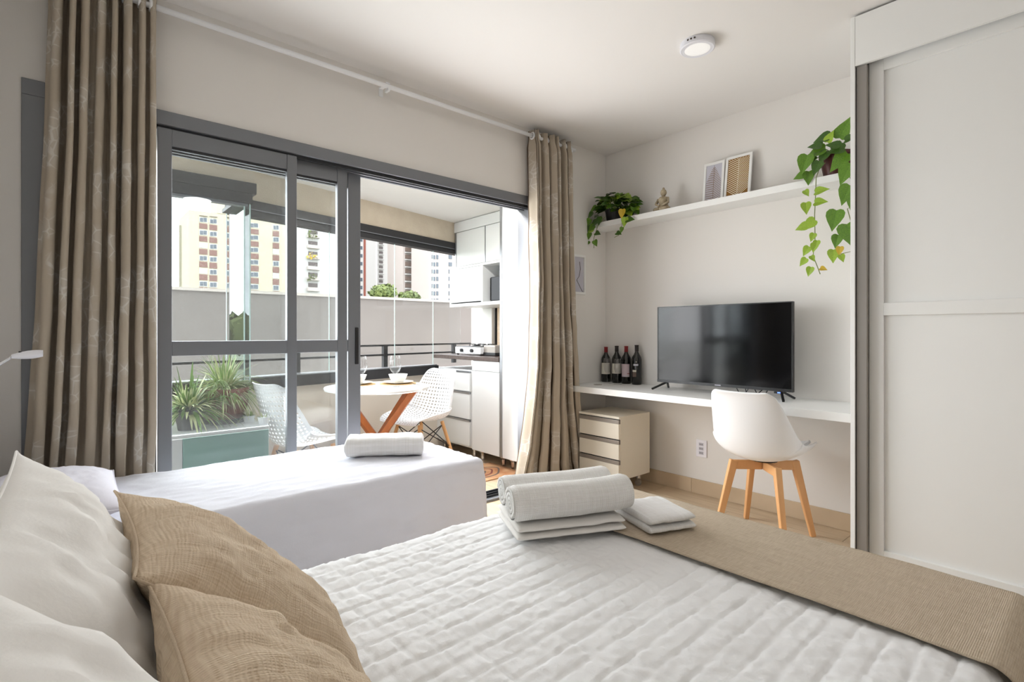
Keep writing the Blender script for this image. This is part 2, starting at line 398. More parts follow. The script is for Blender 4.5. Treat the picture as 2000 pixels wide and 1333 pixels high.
# ------------------------------------------------------------------ balcony shell
BA, BB = pZ(704, 388.4, 2.25), pZ(887.6, 435.7, 2.25)
bd = (BB - BA); bd.z = 0; bd.normalize(); bn = Vector((-bd.y, bd.x, 0))       # along / outward
def bl(X, off=0, z=0):                       # point on the slanted balcony front at a given X
    t = (X - BA.x) / bd.x
    p = BA + bd * t + bn * off; return Vector((p.x, p.y, z))
BX0, BX1 = -.9, 3.40
bf = MB().add([(BX0, YO, -.1), (BX1, YO, -.1), bl(BX1, .12, -.1), bl(BX0, .12, -.1), (BX0, YO, -.007), (BX1, YO, -.007), bl(BX1, .12, -.007), bl(BX0, .12, -.007)],
              [(3, 2, 1, 0), (4, 5, 6, 7), (0, 1, 5, 4), (1, 2, 6, 5), (2, 3, 7, 6), (3, 0, 4, 7)])
bfo = struct(bf.build('floor_balcony', 'grout'), 'wood look plank tile floor of the balcony', 'floor')
k = 0; x = BX1
while x > BX0 + .05:                          # planks trimmed square just under the front wall
    a = x - PW; yend = bl((a + x) / 2, 0.0).y; yb = YO + .002 - (.3 if k % 2 else .85)
    while yb < yend:
        c, d = max(yb, YO + .002), min(yb + PL, yend)
        if d - c > .04: B((a + .0012, c + .0012, -.008), (x - .0012, d - .0012, 0)).build('plank', 'floor_tile_wood', bfo)
        yb += PL
    x -= PW; k += 1
def slant(name, m, x0, x1, z0, z1, o0, o1, parent=None, bevel=0, org=None):
    vs = [bl(x0, o0, z0), bl(x1, o0, z0), bl(x1, o1, z0), bl(x0, o1, z0), bl(x0, o0, z1), bl(x1, o0, z1), bl(x1, o1, z1), bl(x0, o1, z1)]
    return MB().add(vs, [(3, 2, 1, 0), (4, 5, 6, 7), (0, 1, 5, 4), (1, 2, 6, 5), (2, 3, 7, 6), (3, 0, 4, 7)]).build(name, m, parent, bevel=bevel, org=org)
BC = 2.25
bc = MB().add([(BX0, YO, BC), (BX1, YO, BC), bl(BX1, .2, BC), bl(BX0, .2, BC), (BX0, YO, BC + .3), (BX1, YO, BC + .3), bl(BX1, .2, BC + .3), bl(BX0, .2, BC + .3)],
              [(3, 2, 1, 0), (4, 5, 6, 7), (0, 1, 5, 4), (1, 2, 6, 5), (2, 3, 7, 6), (3, 0, 4, 7)])
struct(bc.build('ceiling_balcony', 'ceiling_paint'), 'white painted balcony ceiling', 'ceiling')
struct(slant('trim_1', 'stucco_beige', BX0, BX1, 2.045, BC, 0, .2), 'beige rough plaster beam above the balcony glazing', 'beam')
struct(slant('wall_parapet', 'parapet_paint', BX0, BX1, -.1, .745, 0, .12), 'low off white parapet under the balcony railing', 'wall')
LB = 3.465                                     # inner beam on the left
struct(B((BX0, LB, 2.05), (.90, LB + .16, BC)).build('trim_2', 'stucco_beige'), 'beige plaster beam above the short dark track box', 'beam')
struct(B((BX0 - .1, YO, -.1), (BX0, 4.0, .745)).build('wall_balcony', 'parapet_paint'), 'low off white end wall of the balcony', 'wall')

kl = thing('ceiling_lamp', 'added round white fill lamp over the balcony kitchen, out of view', 'ceiling lamp', (2.25, 3.07, BC))  # lamp added behind the door header, unseen, to brighten the kitchen
MB().lathe([(.083, BC - .0005), (.085, BC - .03), (.079, BC - .034), (.072, BC - .033)], (2.25, 3.07, 0), 40).build('housing', 'lamp_white', kl)
MB().lathe([(.0725, BC - .0325), (.05, BC - .0335), (0, BC - .034)], (2.25, 3.07, 0), 40).build('diffuser', 'lens_white', kl)
area('kitchen_fill_light', (2.25, 3.07, BC - .04), (0, 0, 0), .14, .14, 14, (1, .99, .97), 'DISK')
w1 = struct(thing('window_1', 'frameless glass enclosure along the balcony front with dark rails', 'window', (1.9, 4.1, .745)))
slant('header', 'black_metal', .86, BX1, 1.985, 2.045, -.015, .1, w1); slant('header_track', 'black_metal', .86, BX1, 1.935, 1.985, 0, .08, w1)
slant('header_lip', 'anodized_grey', .86, BX1, 1.978, 1.984, -.02, -.0155, w1)
slant('sill_box', 'black_metal', BX0, 2.74, .745, .825, -.04, .12, w1)
slant('sill_lip', 'aluminium', BX0, 2.74, .8255, .832, -.02, .1, w1)
for z in (1.023, .938): slant('rail', 'black_metal', BX0, BX1, z - .008, z + .008, .13, .15, w1)
for px in (600, 772, 906): 
    X = None
    r = ray(px, 680); t = (BA.x * -bd.y + bd.x * BA.y) / (r[0] * -bd.y + bd.x * r[1]); X = r[0] * t
    slant('rail_post', 'black_metal', X - .022, X + .022, .826, 1.02, .125, .155, w1)
def sx(px):
    r = ray(px, 600); t = (BA.x * -bd.y + bd.x * BA.y) / (r[0] * -bd.y + bd.x * r[1]); return r[0] * t
js = [sx(447), sx(583), sx(648), sx(776), sx(851), sx(905)]
for a, b in zip(js, js[1:]):
    g = slant('glass_pane', 'balcony_glass', a + .002, b - .002, .833, 1.935, .036, .044, w1)
    slant('pane_edge', 'glass_edge', a + .0025, a + .0055, .834, 1.934, .0365, .0435, g)
# dark track box on the inner beam and the stack of folded panes hanging from its end
tb = struct(thing('trim_3', 'dark metal track box hung under the left beam', 'track', (.3, LB, 2.0)))
B((BX0, LB - .03, 1.985), (.905, LB + .10, 2.05)).build('track_box', 'black_metal', tb)
B((BX0, LB - .02, 1.925), (.885, LB + .08, 1.985)).build('track_box', 'black_metal', tb)
B((BX0, LB + .0, 1.91), (.865, LB + .05, 1.925)).build('track_lip', 'anodized_grey', tb)
gs = thing('glass_stack', 'stack of folded tall glass panes hanging from the dark track box', 'glass panes', (.85, 3.66, .833))
for k in range(2):
    xx = .872 - k * .03
    B((xx, LB + .005 + k * .006, .833), (xx + .007, LB + .375, 1.925)).build('glass_pane', 'stack_glass', gs)
    B((xx, LB + .001 + k * .006, .833), (xx + .007, LB + .0045 + k * .006, 1.925)).build('pane_edge', 'glass_edge', gs)
B((.80, LB + .06, 1.9255), (.885, LB + .378, 1.95)).build('top_rail', 'black_metal', gs)
B((.80, LB + .06, .8155), (.885, LB + .37, .832)).build('bottom_rail', 'aluminium', gs)

# ================================================================== OUTSIDE
struct(B((-400, 5.2, -6.2), (600, 700, -6)).build('ground', 'ground_mix'), 'distant ground far below the balcony', 'ground')
bw = struct(thing('wall_boundary', 'tall grey rendered boundary wall across from the balcony', 'wall', (3, 7, -6)))
B((.86, 7, -6), (16, 7.25, 1.63)).build('render', 'stucco_grey', bw)
x = .86
while x < 15:
    B((x + .004, 6.97, 1.6302), (x + 1.996, 7.28, 1.665)).build('coping', 'cap_concrete', bw); x += 2

def tower(name, label, mt, px0, px1, top, Y, depth=14, zb=-6):
    a, b = pY(px0, top, Y), pY(px1, top, Y)
    t = thing(name, label, 'building', ((a.x + b.x) / 2, Y, zb))
    B((a.x, Y, zb), (b.x, Y + depth, a.z)).build('body', mt, t)
    return t
def rect(t, name, m, px0, px1, py0, py1, Y, th=.12, sub=None):
    """flat piece fixed on the facade plane, sized by its outline"""
    a, b = pY(px0, py0, Y), pY(px1, py1, Y)
    return B((a.x, Y - th, b.z), (b.x, Y + .02, a.z)).build(name, m, t if sub is None else sub)
YC = 140
cb = tower('apartment_block', 'cream apartment block with brown panels between its windows', 'cream_render', 369, 562, 410, YC)
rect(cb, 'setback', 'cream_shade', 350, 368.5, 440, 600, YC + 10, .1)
a, b = pY(424, 380, YC + 4), pY(449, 412, YC + 4)
B((a.x, YC + 4, b.z - 1), (b.x + 9, YC + 11, a.z)).build('roof_house', 'cream_render', cb)
cols = [(389, 405, .0), (409, 424, .3), (442, 452, .1), (485, 505, .0), (532.5, 545, .5)]
for ci, (c0, c1, ph) in enumerate(cols):
    yy = 424 + ci * 1.6
    sl = .10
    for k in range(6):
        yt = yy + 25 * k + (c0 - 389) * .06 * (1 - k / 6)
        if yt > 578: break
        w = rect(cb, 'window', 'white_render', c0, c1, yt, yt + 11.5, YC, .10)
        a1 = c0 + 1; step = (c1 - c0 - 2) / 2
        if not (ci in (0, 4) and k in (2, 4)):
            for q in range(2): rect(cb, 'pane', 'far_glass', a1 + q * step + .4, a1 + (q + 1) * step - .4, yt + 1.6, yt + 10, YC, .16, w)
        rect(cb, 'brown_panel', 'brick_panel', c0, c1, yt + 12, yt + 24, YC, .13)
    rect(cb, 'sun_visor', 'far_brown', c0, c1, yy - 3, yy - .4, YC, .4)
YD = 190
t = tower('white_tower', 'white tower with planted zigzag balconies behind the door glass', 'white_render', 590, 655, 250, YD)
for k in range(12):
    yy = 335 + 24 * k * .86
    p = rect(t, 'balcony', 'pink_render', 599, 622, yy, yy + 8, YD, 1.6)
    rect(t, 'balcony_opening', 'far_dark', 602, 620, yy - 9, yy - .2, YD, .15)
    if k % 2 == 0:
        c = pY(604, yy - 1, YD); mb = MB()
        for q in range(26):
            o = Vector((random.uniform(-1.2, 1.8), random.uniform(-2.2, -1.7), random.uniform(-1.6, .8)))
            d = Vector((random.gauss(0, 1), random.gauss(0, 1), random.gauss(0, 1))).normalized() * .8; e = Vector((random.gauss(0, 1), random.gauss(0, 1), random.gauss(0, 1))).normalized() * .6
            mb.poly([c + o, c + o + d, c + o + d + e, c + o + e])
        mb.build('balcony_plant', 'leaf_yellow' if k % 4 == 0 else 'foliage', t)
YE = 215
t = tower('striped_tower', 'white tower with one thin red brown stripe and small windows', 'white_render', 657, 734, 200, YE)
rect(t, 'stripe', 'far_red', 710, 713.5, 220, 600, YE, .5)
for k in range(14):
    yy = 388 + 15.5 * k; w = rect(t, 'window', 'far_glass', 703.2, 707.5, yy, yy + 7, YE, .25)
YF = 236
t = tower('balcony_tower', 'white tower with dark stacked balconies and bluish bays', 'white_render', 737, 785, 180, YF)
for k in range(12):
    yy = 444 + 9.4 * k
    rect(t, 'balcony_opening', 'far_dark', 740.5, 747.5, yy, yy + 5.6, YF, .3); rect(t, 'balcony_slab', 'white_render', 739, 748.5, yy + 5.8, yy + 8, YF, 1.3)
for k in range(9):
    yy = 452 + 12.6 * k; w = rect(t, 'bay_window', 'far_blue', 764, 777, yy, yy + 7, YF, .5); rect(t, 'bay_slab', 'white_render', 763.5, 778, yy + 7.2, yy + 9.4, YF, .8)
YG = 200
t = tower('slatted_tower', 'pale tower with two columns of brown slatted balconies', 'pink_render', 787, 842, 180, YG)
for k in range(8):
    for c0, c1, o in ((791, 802.5, 0), (804.5, 817, -2)):
        yy = 470 + 14 * k + o
        w = rect(t, 'balcony_screen', 'far_brown', c0, c1, yy, yy + 8.4, YG, .6); rect(t, 'balcony_slab', 'white_render', c0 - .8, c1 + .5, yy + 9.2, yy + 12.2, YG, 1.5)
for c in (825, 830): rect(t, 'pilaster', 'far_brown', c, c + 1.8, 430, 600, YG, .5)
YH = 180
t = tower('window_tower', 'pale tower with paired square windows beside the kitchen cupboards', 'pink_render', 838, 905, 170, YH)
for k in range(9):
    yy = 484 + 14.2 * k
    for c0, c1 in ((843, 850), (852, 856), (876, 882.5)):
        w = rect(t, 'window', 'far_glass', c0, c1, yy, yy + 8.4, YH, .2)
def tree(label, px, py, Y, rx, rz, seed):
    random.seed(seed); c = pY(px, py, Y); t = thing('tree', label, 'tree', (c.x, Y, -6)); mb = MB()
    for k in range(900):
        d = Vector((random.gauss(0, 1), random.gauss(0, 1), random.gauss(0, 1))).normalized()
        rr = random.uniform(.55, 1); p = c + Vector((d.x * rx, d.y * rx, d.z * rz)) * rr * (1 + .25 * fbm(d.x * 2, d.y * 2, d.z * 2 + seed))
        a = Vector((random.gauss(0, 1), random.gauss(0, 1), random.gauss(0, 1))).normalized() * rx * .16; b = a.cross(d).normalized() * rx * .13
        mb.poly([p - a, p + b, p + a, p - b])
    mb.build('crown', 'foliage', t, fix=False); MB().tube([(c.x, Y, -6), (c.x, Y, c.z)], rx * .12, 8, rx * .06).build('trunk', 'far_brown', t)
tree('round leafy tree rising above the boundary wall', 748, 571, 40, 1.15, .62, 3)
tree('wide tree far to the left of the boundary wall', -300, 652, 130, 16, 3.2, 8)
tree('small pale tree top beside the slatted tower', 800, 580, 46, 1.1, .55, 5)

# ================================================================== BALCONY KITCHEN
KX = 2.76
def handle_gap(x0, y0, y1, z, par): return B((x0 - .006, y0 + .004, z - .012), (x0 + .012, y1 - .004, z + .012)).build('handle', 'aluminium', par)
CT0, CT1 = .893, .93
ku = thing('drawer_cabinet', 'white kitchen drawer cabinet under the left end of the counter', 'cabinet', (3.08, 3.98, .1))
ya, yb = pX(918, 800, KX).y, pX(846, 800, KX).y
B((KX + .02, ya, .1), (3.36, yb, .80)).build('body', 'white_lacquer', ku, bevel=.002)
for z0, z1 in ((.12, .335), (.36, .585), (.61, .775)):
    dr = B((KX, ya + .006, z0), (KX + .0195, yb - .006, z1)).build('drawer', 'white_lacquer', ku, bevel=.002); B((KX - .004, ya + .008, z1 + .001), (KX + .018, yb - .008, z1 + .016)).build('handle', 'aluminium', dr)
for yy in (ya + .06, yb - .06): MB().lathe([(.02, 0), (.02, .1)], (KX + .1, yy, 0), 12).build('foot', 'chrome', ku)
ku2 = thing('sink_cabinet', 'white kitchen cabinet with one plain door beside the tall unit', 'cabinet', (3.08, 3.5, .1))
y3_, y4_ = pX(976, 800, KX).y, pX(921.5, 800, KX).y
B((KX + .02, y3_ + .002, .1), (3.36, y4_, CT0 - .001)).build('body', 'white_lacquer', ku2, bevel=.002)
B((KX, y3_ + .006, .1), (KX + .0195, y4_ - .004, .80)).build('door', 'white_lacquer', ku2, bevel=.002)
B((KX, y3_ + .006, .805), (KX + .0195, y4_ - .004, CT0 - .002)).build('fascia', 'white_lacquer', ku2, bevel=.002)
for yy in (y3_ + .05, y4_ - .05): MB().lathe([(.02, 0), (.02, .06), (.03, .07), (.03, .1)], (KX + .09, yy, 0), 12).build('foot', 'chrome', ku2)
tu = thing('tall_cabinet', 'tall white kitchen cabinet from floor to ceiling with aluminium edge', 'cabinet', (3.08, 3.1, .1))
B((KX + .02, YO + .01, .1), (3.36, y3_ - .02, 2.235)).build('body', 'white_lacquer', tu, bevel=.002)
B((KX, YO + .012, .1), (KX + .0195, y3_ - .035, 2.23)).build('door', 'white_lacquer', tu, bevel=.002)
B((KX - .004, y3_ - .034, .1), (KX + .0195, y3_ - .004, 2.235)).build('handle', 'aluminium', tu, bevel=.002)
for yy in (YO + .07, y3_ - .07): MB().lathe([(.02, 0), (.02, .06), (.03, .07), (.03, .1)], (KX + .09, yy, 0), 12).build('foot', 'chrome', tu)
wt = B((KX - .012, y3_ + .002, CT0), (3.385, pX(849, 694, KX).y, CT1)).build('worktop', 'stone_dark', org=(3.07, 3.8, CT0), bevel=.003)
tag(wt, 'dark brown stone kitchen worktop on the balcony', 'worktop')
UX = 3.0
def up(px, py): return pX(px, py, UX)
uz0, uz1, uzm = 1.395, 2.245, up(889, 524).z
yl = up(886, 520).y; ym = up(948, 520).y; yr = y3_ + .1
wc = thing('wall_cabinet', 'white wall cabinet with two doors above the microwave niche', 'cabinet', (3.18, 4.0, uzm))
B((UX + .02, yr, uzm), (3.36, yl, uz1)).build('body', 'white_lacquer', wc)
zt = up(895, 455).z
B((UX, ym + .004, uzm + .01), (UX + .0195, yl - .05, zt)).build('door', 'white_lacquer', wc, bevel=.002)
B((UX, yr, uzm + .01), (UX + .0195, ym - .004, zt)).build('door', 'white_lacquer', wc, bevel=.002)
B((UX, yr, zt + .006), (UX + .0195, yl, uz1)).build('fascia', 'white_lacquer', wc, bevel=.002)
B((UX - .004, yl - .048, uzm + .01), (UX + .0195, yl - .03, zt)).build('edge_profile', 'aluminium', wc)
B((UX - .006, ym - .004, uzm + .01), (UX + .018, ym + .004, zt)).build('edge_profile', 'aluminium', wc)
fc = thing('flap_cabinet', 'white wall cabinet with lift up door and open microwave niche', 'cabinet', (3.18, 4.0, uz0))
zb_ = up(886, 590).z
mb = MB().box((UX - .04, yr, uz0), (3.36, yl + .01, uz0 + .03)).box((UX - .04, yr, uzm - .022), (3.36, yl + .01, uzm - .002)).box((UX - .04, yl - .008, uz0 + .03), (3.36, yl + .01, uzm - .022))
mb.box((UX - .04, ym - .01, uz0 + .03), (3.36, ym + .01, uzm - .022)).box((3.34, yr, uz0 + .03), (3.36, yl, uzm - .022)).build('body', 'white_lacquer', fc)
B((UX - .038, ym + .012, uz0 + .042), (UX - .02, yl - .01, uzm - .024)).build('door', 'white_lacquer', fc, bevel=.002)
mw = thing('microwave', 'small microwave oven with dark glass door in the open niche', 'microwave', (3.17, ym - .2, uz0 + .03))
B((UX + .02, yr + .01, uz0 + .031), (3.32, ym - .05, uz0 + .26)).build('body', 'black_plastic', mw, bevel=.004)
B((UX + .012, yr + .014, uz0 + .045), (UX + .0195, ym - .056, uz0 + .25)).build('door_glass', 'screen', mw)
sp = struct(thing('wall_splashback', 'wood look tile splashback between counter and wall cabinets', 'wall', (3.39, 3.8, CT1)))
z = CT1
while z < uz0 - .01:
    z2 = min(z + .116, uz0)
    for a, b in ((y3_ - .1, y3_ + .38), (y3_ + .38, 4.14)): B((3.388, a + .001, z + .001), (3.3995, b - .001, z2 - .001)).build('tile', 'splash_tile', sp)
    z = z2
B((3.38, 4.15, CT1), (3.3995, 4.165, uz0 - .002)).build('dark_jamb', 'black_metal', sp)
B((3.34, 4.17, CT1), (3.3995, 4.33, uz0 - .002)).build('white_jamb', 'jamb_white', sp)
o = thing('kitchen_outlet', 'white double socket plate on the wood look splashback', 'outlet', (3.385, 3.85, 1.1))
c = pX(954, 650, 3.385)
B((3.378, c.y - .055, c.z - .05), (3.3875, c.y + .055, c.z + .05)).build('plate', 'outlet_white', o, bevel=.003)
for dy in (-.025, .025): MB().lathe([(.012, 0), (.012, .002)], (0, 0, 0), 12).build('socket', 'ink', o).matrix_local = Matrix.Translation(Vector((3.3775, c.y + dy, c.z)) - ORG[o]) @ Matrix.Rotation(R(-90), 4, 'Y')
st = thing('gas_cooktop', 'white two burner gas cooktop on the dark worktop', 'cooktop', (3.0, 3.85, CT1))
sa, sb = pX(938, 690, 2.86).y, pX(889, 690, 2.86).y
B((2.86, sa, CT1 + .012), (3.2, sb, CT1 + .075)).build('body', 'white_plastic', st, bevel=.006)
B((2.87, sa + .01, CT1 + .0755), (3.19, sb - .01, CT1 + .081)).build('glass_top', 'black_plastic', st)
for f_ in (.3, .7):
    yy = sa + (sb - sa) * f_
    MB().tube([(2.859, yy, CT1 + .043), (2.84, yy, CT1 + .043)], .016, 14).build('knob', 'black_plastic', st)
    MB().lathe([(.035, 0), (.035, .01), (.02, .016)], (3.03, yy, CT1 + .081), 16).build('burner', 'black_metal', st)
    gr = MB()
    for an in range(4): dx, dy = math.cos(an * PI / 2 + .4) * .08, math.sin(an * PI / 2 + .4) * .08; gr.tube([(3.03 + dx * .3, yy + dy * .3, CT1 + .10), (3.03 + dx, yy + dy, CT1 + .10), (3.03 + dx, yy + dy, CT1 + .0815)], .004, 6)
    gr.build('pan_support', 'black_metal', st)
for dx in (2.88, 3.18):
    for yy in (sa + .02, sb - .02): MB().lathe([(.01, 0), (.01, .012)], (dx, yy, CT1), 10).build('foot', 'black_plastic', st)
bk = thing('toaster', 'small brown and black appliance beside the white cooktop', 'appliance', (3.0, 3.5, CT1))
ta, tb_ = pX(967, 690, 2.9).y, pX(944, 690, 2.9).y
B((2.9, ta, CT1 + .01), (3.1, tb_, CT1 + .095)).build('body', 'steel_handle', bk, bevel=.012, seg=3)
B((2.895, ta - .004, CT1 + .002), (3.105, tb_ + .004, CT1 + .03)).build('base', 'black_plastic', bk, bevel=.005)
# floor mat
rg = MB().obox((2.50, 3.33, .005), (.32, 0, 0), (0, .21, 0), (0, 0, .0045)).build('floor_mat', 'mat_brown', org=(2.5, 3.33, .0), bevel=.002)
tag(rg, 'tan rectangular kitchen mat with dark brown ring pattern', 'mat')
for k, (rx, ry) in enumerate(((.24, .14), (.17, .095), (.1, .05))):
    MB().grid(lambda u, v, rx=rx, ry=ry: (Vector((2.50 + (rx + (v - .5) * .018) * math.cos(u * 2 * PI) * (1 + .12 * math.sin(3 * u * 2 * PI)), 3.33 + (ry + (v - .5) * .018) * math.sin(u * 2 * PI), .0099)), (u, v)), 40, 1, True).build('ring_print', 'far_red' if k % 2 else 'far_brown', rg)

# ------------------------------------------------------------------ round table and its setting
TC = Vector((1.73, 3.48, 0)); TZ = .75
tb = thing('round_table', 'round white bistro table on crossed brown wooden legs', 'table', TC)
MB().lathe([(.33, TZ - .028), (.365, TZ - .02), (.37, TZ - .006), (.366, TZ), (0, TZ)], TC, 64).build('tabletop', 'white_lacquer', tb, smooth=False)
hub = TC + Vector((0, 0, .38))
for k, an in enumerate((-42, -2, 138, 178)):
    an = R(an); d = Vector((math.cos(an), math.sin(an), 0)); s = Vector((-d.y, d.x, 0))
    p0, p1, p2 = TC + d * .27 + Vector((0, 0, TZ - .0285)), hub + d * .025, TC + d * .30 + Vector((0, 0, 0.0))
    MB().beam(p0, p1, .04, .06, .04, .08, up=s).beam(p1, p2, .04, .08, .038, .045, up=s).build('leg', 'walnut', tb, bevel=.004)
def wineglass(name, label, loc, k=1, group=None, flute=False):
    t = thing(name, label, 'glass', loc, 0, group)
    MB().lathe([(.034 * k, 0), (.034 * k, .002), (.006, .006), (.004, .012), (.004, .075 * k), (.006, .085 * k)], loc, 20).build('stem', 'crystal', t, smooth=True)
    pr = [(.006, .085 * k), (.024 * k, .098 * k), (.037 * k, .12 * k), (.04 * k, .14 * k), (.036 * k, .175 * k), (.029 * k, .205 * k), (.028 * k, .205 * k), (.035 * k, .175 * k), (.0385 * k, .14 * k), (.0355 * k, .121 * k), (.02 * k, .1 * k), (0, .094 * k)]
    if flute: pr = [(.006, .085 * k), (.02 * k, .1 * k), (.028 * k, .12 * k), (.031 * k, .15 * k), (.031 * k, .18 * k), (.029 * k, .215 * k), (.028 * k, .215 * k), (.0295 * k, .18 * k), (.0295 * k, .15 * k), (.0265 * k, .121 * k), (.018 * k, .102 * k), (0, .096 * k)]
    MB().lathe(pr, loc, 24).build('bowl', 'crystal', t, smooth=True)
def setting(c, s):
    pm = MB().lathe([(.135, 0), (.137, .002), (.135, .004), (0, .004)], (c.x, c.y, TZ), 36).build('placemat', 'rattan', org=(c.x, c.y, TZ)); tag(pm, 'round woven placemat under the ' + s + ' place setting', 'placemat', 'placemats')
    z = TZ + .0042
    pl = MB().lathe([(.06, 0), (.075, .003), (.115, .012), (.117, .015), (.1, .012), (.07, .007), (0, .006)], (c.x, c.y, z), 36).build('plate', 'ceramic', org=(c.x, c.y, z), smooth=True); tag(pl, 'white plate under the ' + s + ' bowl', 'plate', 'plates')
    z += .0065
    bo = MB().lathe([(.035, 0), (.04, .004), (.06, .03), (.072, .062), (.070, .062), (.057, .031), (.03, .01), (0, .008)], (c.x, c.y, z), 36).build('bowl', 'ceramic', org=(c.x, c.y, z), smooth=True); tag(bo, 'white bowl on the ' + s + ' plate', 'bowl', 'bowls')
s1, s2 = Vector((1.93, 3.545, 0)), Vector((1.665, 3.685, 0))
setting(s1, 'right hand'); setting(s2, 'left hand')
g1 = pZ(768, 755, TZ); wineglass('wine_glass', 'clear wine glass in front of the white bowl on the round table', (g1.x, g1.y - .03, TZ), 1.08)
g2 = pZ(702, 757, TZ); wineglass('wine_glass', 'clear wine glass half hidden by the sliding door stile', (g2.x, g2.y - .03, TZ), 1.08)
fk = thing('fork', 'steel fork lying on the table edge near the right bowl', 'fork', (s1.x + .05, s1.y - .23, TZ))
fo = ORG[fk]; MB().beam(fo + Vector((0, 0, .003)), fo + Vector((.02, .13, .003)), .006, .003).build('fork_handle', 'chrome', fk)
hd = MB().beam(fo + Vector((.02, .13, .003)), fo + Vector((.024, .15, .003)), .02, .003)
for q in (-1, 0, 1): hd.beam(fo + Vector((.024 + q * .008, .15, .003)), fo + Vector((.03 + q * .008, .19, .003)), .004, .002)
hd.build('tines', 'chrome', fk)

# ------------------------------------------------------------------ shell chairs
def shell_fn(prof, width, wing):
    """prof: centre line [(x,z)] front->top; width: half widths; wing: how far the sides come up / forward"""
    def cr(P, t):
        n = len(P) - 1; f = min(max(t, 0), .99999) * n; i = int(f); f -= i
        p0, p1, p2, p3 = [Vector(P[max(0, min(n, j))]) if hasattr(P[0], '__len__') else P[max(0, min(n, j))] for j in (i - 1, i, i + 1, i + 2)]
        return .5 * ((2 * p1) + (p2 - p0) * f + (2 * p0 - 5 * p1 + 4 * p2 - p3) * f * f + (3 * p1 - p0 - 3 * p2 + p3) * f ** 3)
    def fn(s, v):
        c = cr(prof, v); c2 = cr(prof, min(v + .01, 1)); c1 = cr(prof, max(v - .01, 0)); tg = (c2 - c1).normalized()
        nx, nz = tg.y, -tg.x                        # inner normal (up on seat, forward on back)
        w = cr(width, v); g = cr(wing, v); a = s * 2 - 1
        yy = w * math.sin(a * PI / 2 * .92) / math.sin(PI / 2 * .92); lift = g * (1 - math.cos(a * PI / 2)) if abs(a) < 1 else g
        return Vector((c.x + nx * lift, yy, c.y + nz * lift))
    return fn
def shell_grid(fn, nu, nv, th=.006):
    mb = MB(); top = [[fn(i / nu, j / nv) for i in range(nu + 1)] for j in range(nv + 1)]
    return top
# desk chair: faces +x
dc = thing('desk_chair', 'white moulded shell chair with beech legs at the desk', 'chair', (2.975, 1.275, 0), R(0), local=True)
PROF = [(.235, .468), (.19, .478), (.10, .462), (0, .445), (-.10, .44), (-.17, .462), (-.215, .53), (-.245, .62), (-.272, .72), (-.29, .79), (-.305, .825)]
WID = [.16, .205, .235, .245, .245, .24, .23, .212, .19, .17, .135]
WNG = [.02, .05, .085, .105, .115, .125, .115, .09, .06, .035, .012]
fnc = shell_fn(PROF, WID, WNG)
MB().grid(lambda u, v: (fnc(u, v), (u, v)), 28, 48).build('shell', 'white_plastic', dc, smooth=True, solid=.012, subd=1)
cush = shell_fn([(x, z + .012) for x, z in PROF[:6]], [w * .84 for w in WID[:6]], [g * .75 for g in WNG[:6]])
MB().grid(lambda u, v: (cush(u, .04 + v * .96) + Vector((0, 0, .012 * (1 - (2 * u - 1) ** 4))), (u, v)), 20, 24).build('seat_pad', 'white_plastic', dc, smooth=True, solid=.014)
zc = .395
for i, (sx_, sy_) in enumerate(((1, 1), (1, -1), (-1, 1), (-1, -1))):
    d = Vector((sx_, sy_, 0)).normalized(); kn = d * .175 + Vector((0, 0, zc)); ft = Vector((.187 * sx_, .187 * sy_, .0)) + d * .0; s = Vector((-d.y, d.x, 0))
    mb = MB().beam(d * .012 + Vector((0, 0, zc)), kn + d * .012, .026, .05, up=(0, 0, 1))
    kn2 = d * .165 + Vector((0, 0, zc + .025))
    mb.beam(kn2, ft, .034, .042, .026, .028, up=d).build('leg', 'beech', dc, bevel=.004)
MB().lathe([(.07, zc + .0255), (.07, zc + .035)], (0, 0, 0), 20).build('mounting_plate', 'black_metal', dc)

# perforated balcony chairs
def mesh_chair(label, loc, rz):
    t = thing('mesh_chair', label, 'chair', loc, rz, local=True)
    P = [(.235, .435), (.2, .452), (.10, .446), (0, .436), (-.10, .432), (-.17, .455), (-.215, .53), (-.24, .62), (-.262, .72), (-.28, .80), (-.29, .83)]
    Wd = [.2, .222, .24, .245, .24, .235, .225, .21, .19, .165, .12]; G = [.01, .03, .06, .08, .1, .12, .125, .11, .08, .05, .02]
    fn = shell_fn(P, Wd, G); nu, nv = 20, 34; mb = MB(); k = {}
    V = lambda a, b: fn(a / nu, b / nv)
    for j in range(nv):
        for i in range(nu):
            edge = i == 0 or j == 0 or i == nu - 1 or j == nv - 1
            c = [V(i, j), V(i + 1, j), V(i + 1, j + 1), V(i, j + 1)]
            if edge: mb.add(c, [(0, 1, 2, 3)]); continue
            h = .34; m = [V(i + .5, j + .5 - h), V(i + .5 + h, j + .5), V(i + .5, j + .5 + h), V(i + .5 - h, j + .5)]
            mb.add(c + m, [(0, 1, 5, 4), (1, 2, 6, 5), (2, 3, 7, 6), (3, 0, 4, 7)])
    ob = mb.build('shell', 'white_plastic', t, solid=.006, fix=False)
    for sx_, sy_ in ((1, 1), (1, -1), (-1, 1), (-1, -1)):
        MB().tube([(.12 * sx_, .12 * sy_, .425), (.215 * sx_, .215 * sy_, 0)], .015, 12, .011).build('leg', 'oak', t, smooth=True)
    wr = MB()
    for a, b in (((1, 1), (1, -1)), ((1, -1), (-1, -1)), ((-1, -1), (-1, 1)), ((-1, 1), (1, 1))):
        wr.tube([(a[0] * .125, a[1] * .125, .40), (b[0] * .17, b[1] * .17, .22)], .004, 6).tube([(b[0] * .125, b[1] * .125, .40), (a[0] * .17, a[1] * .17, .22)], .004, 6)
    wr.build('wire_brace', 'black_metal', t)
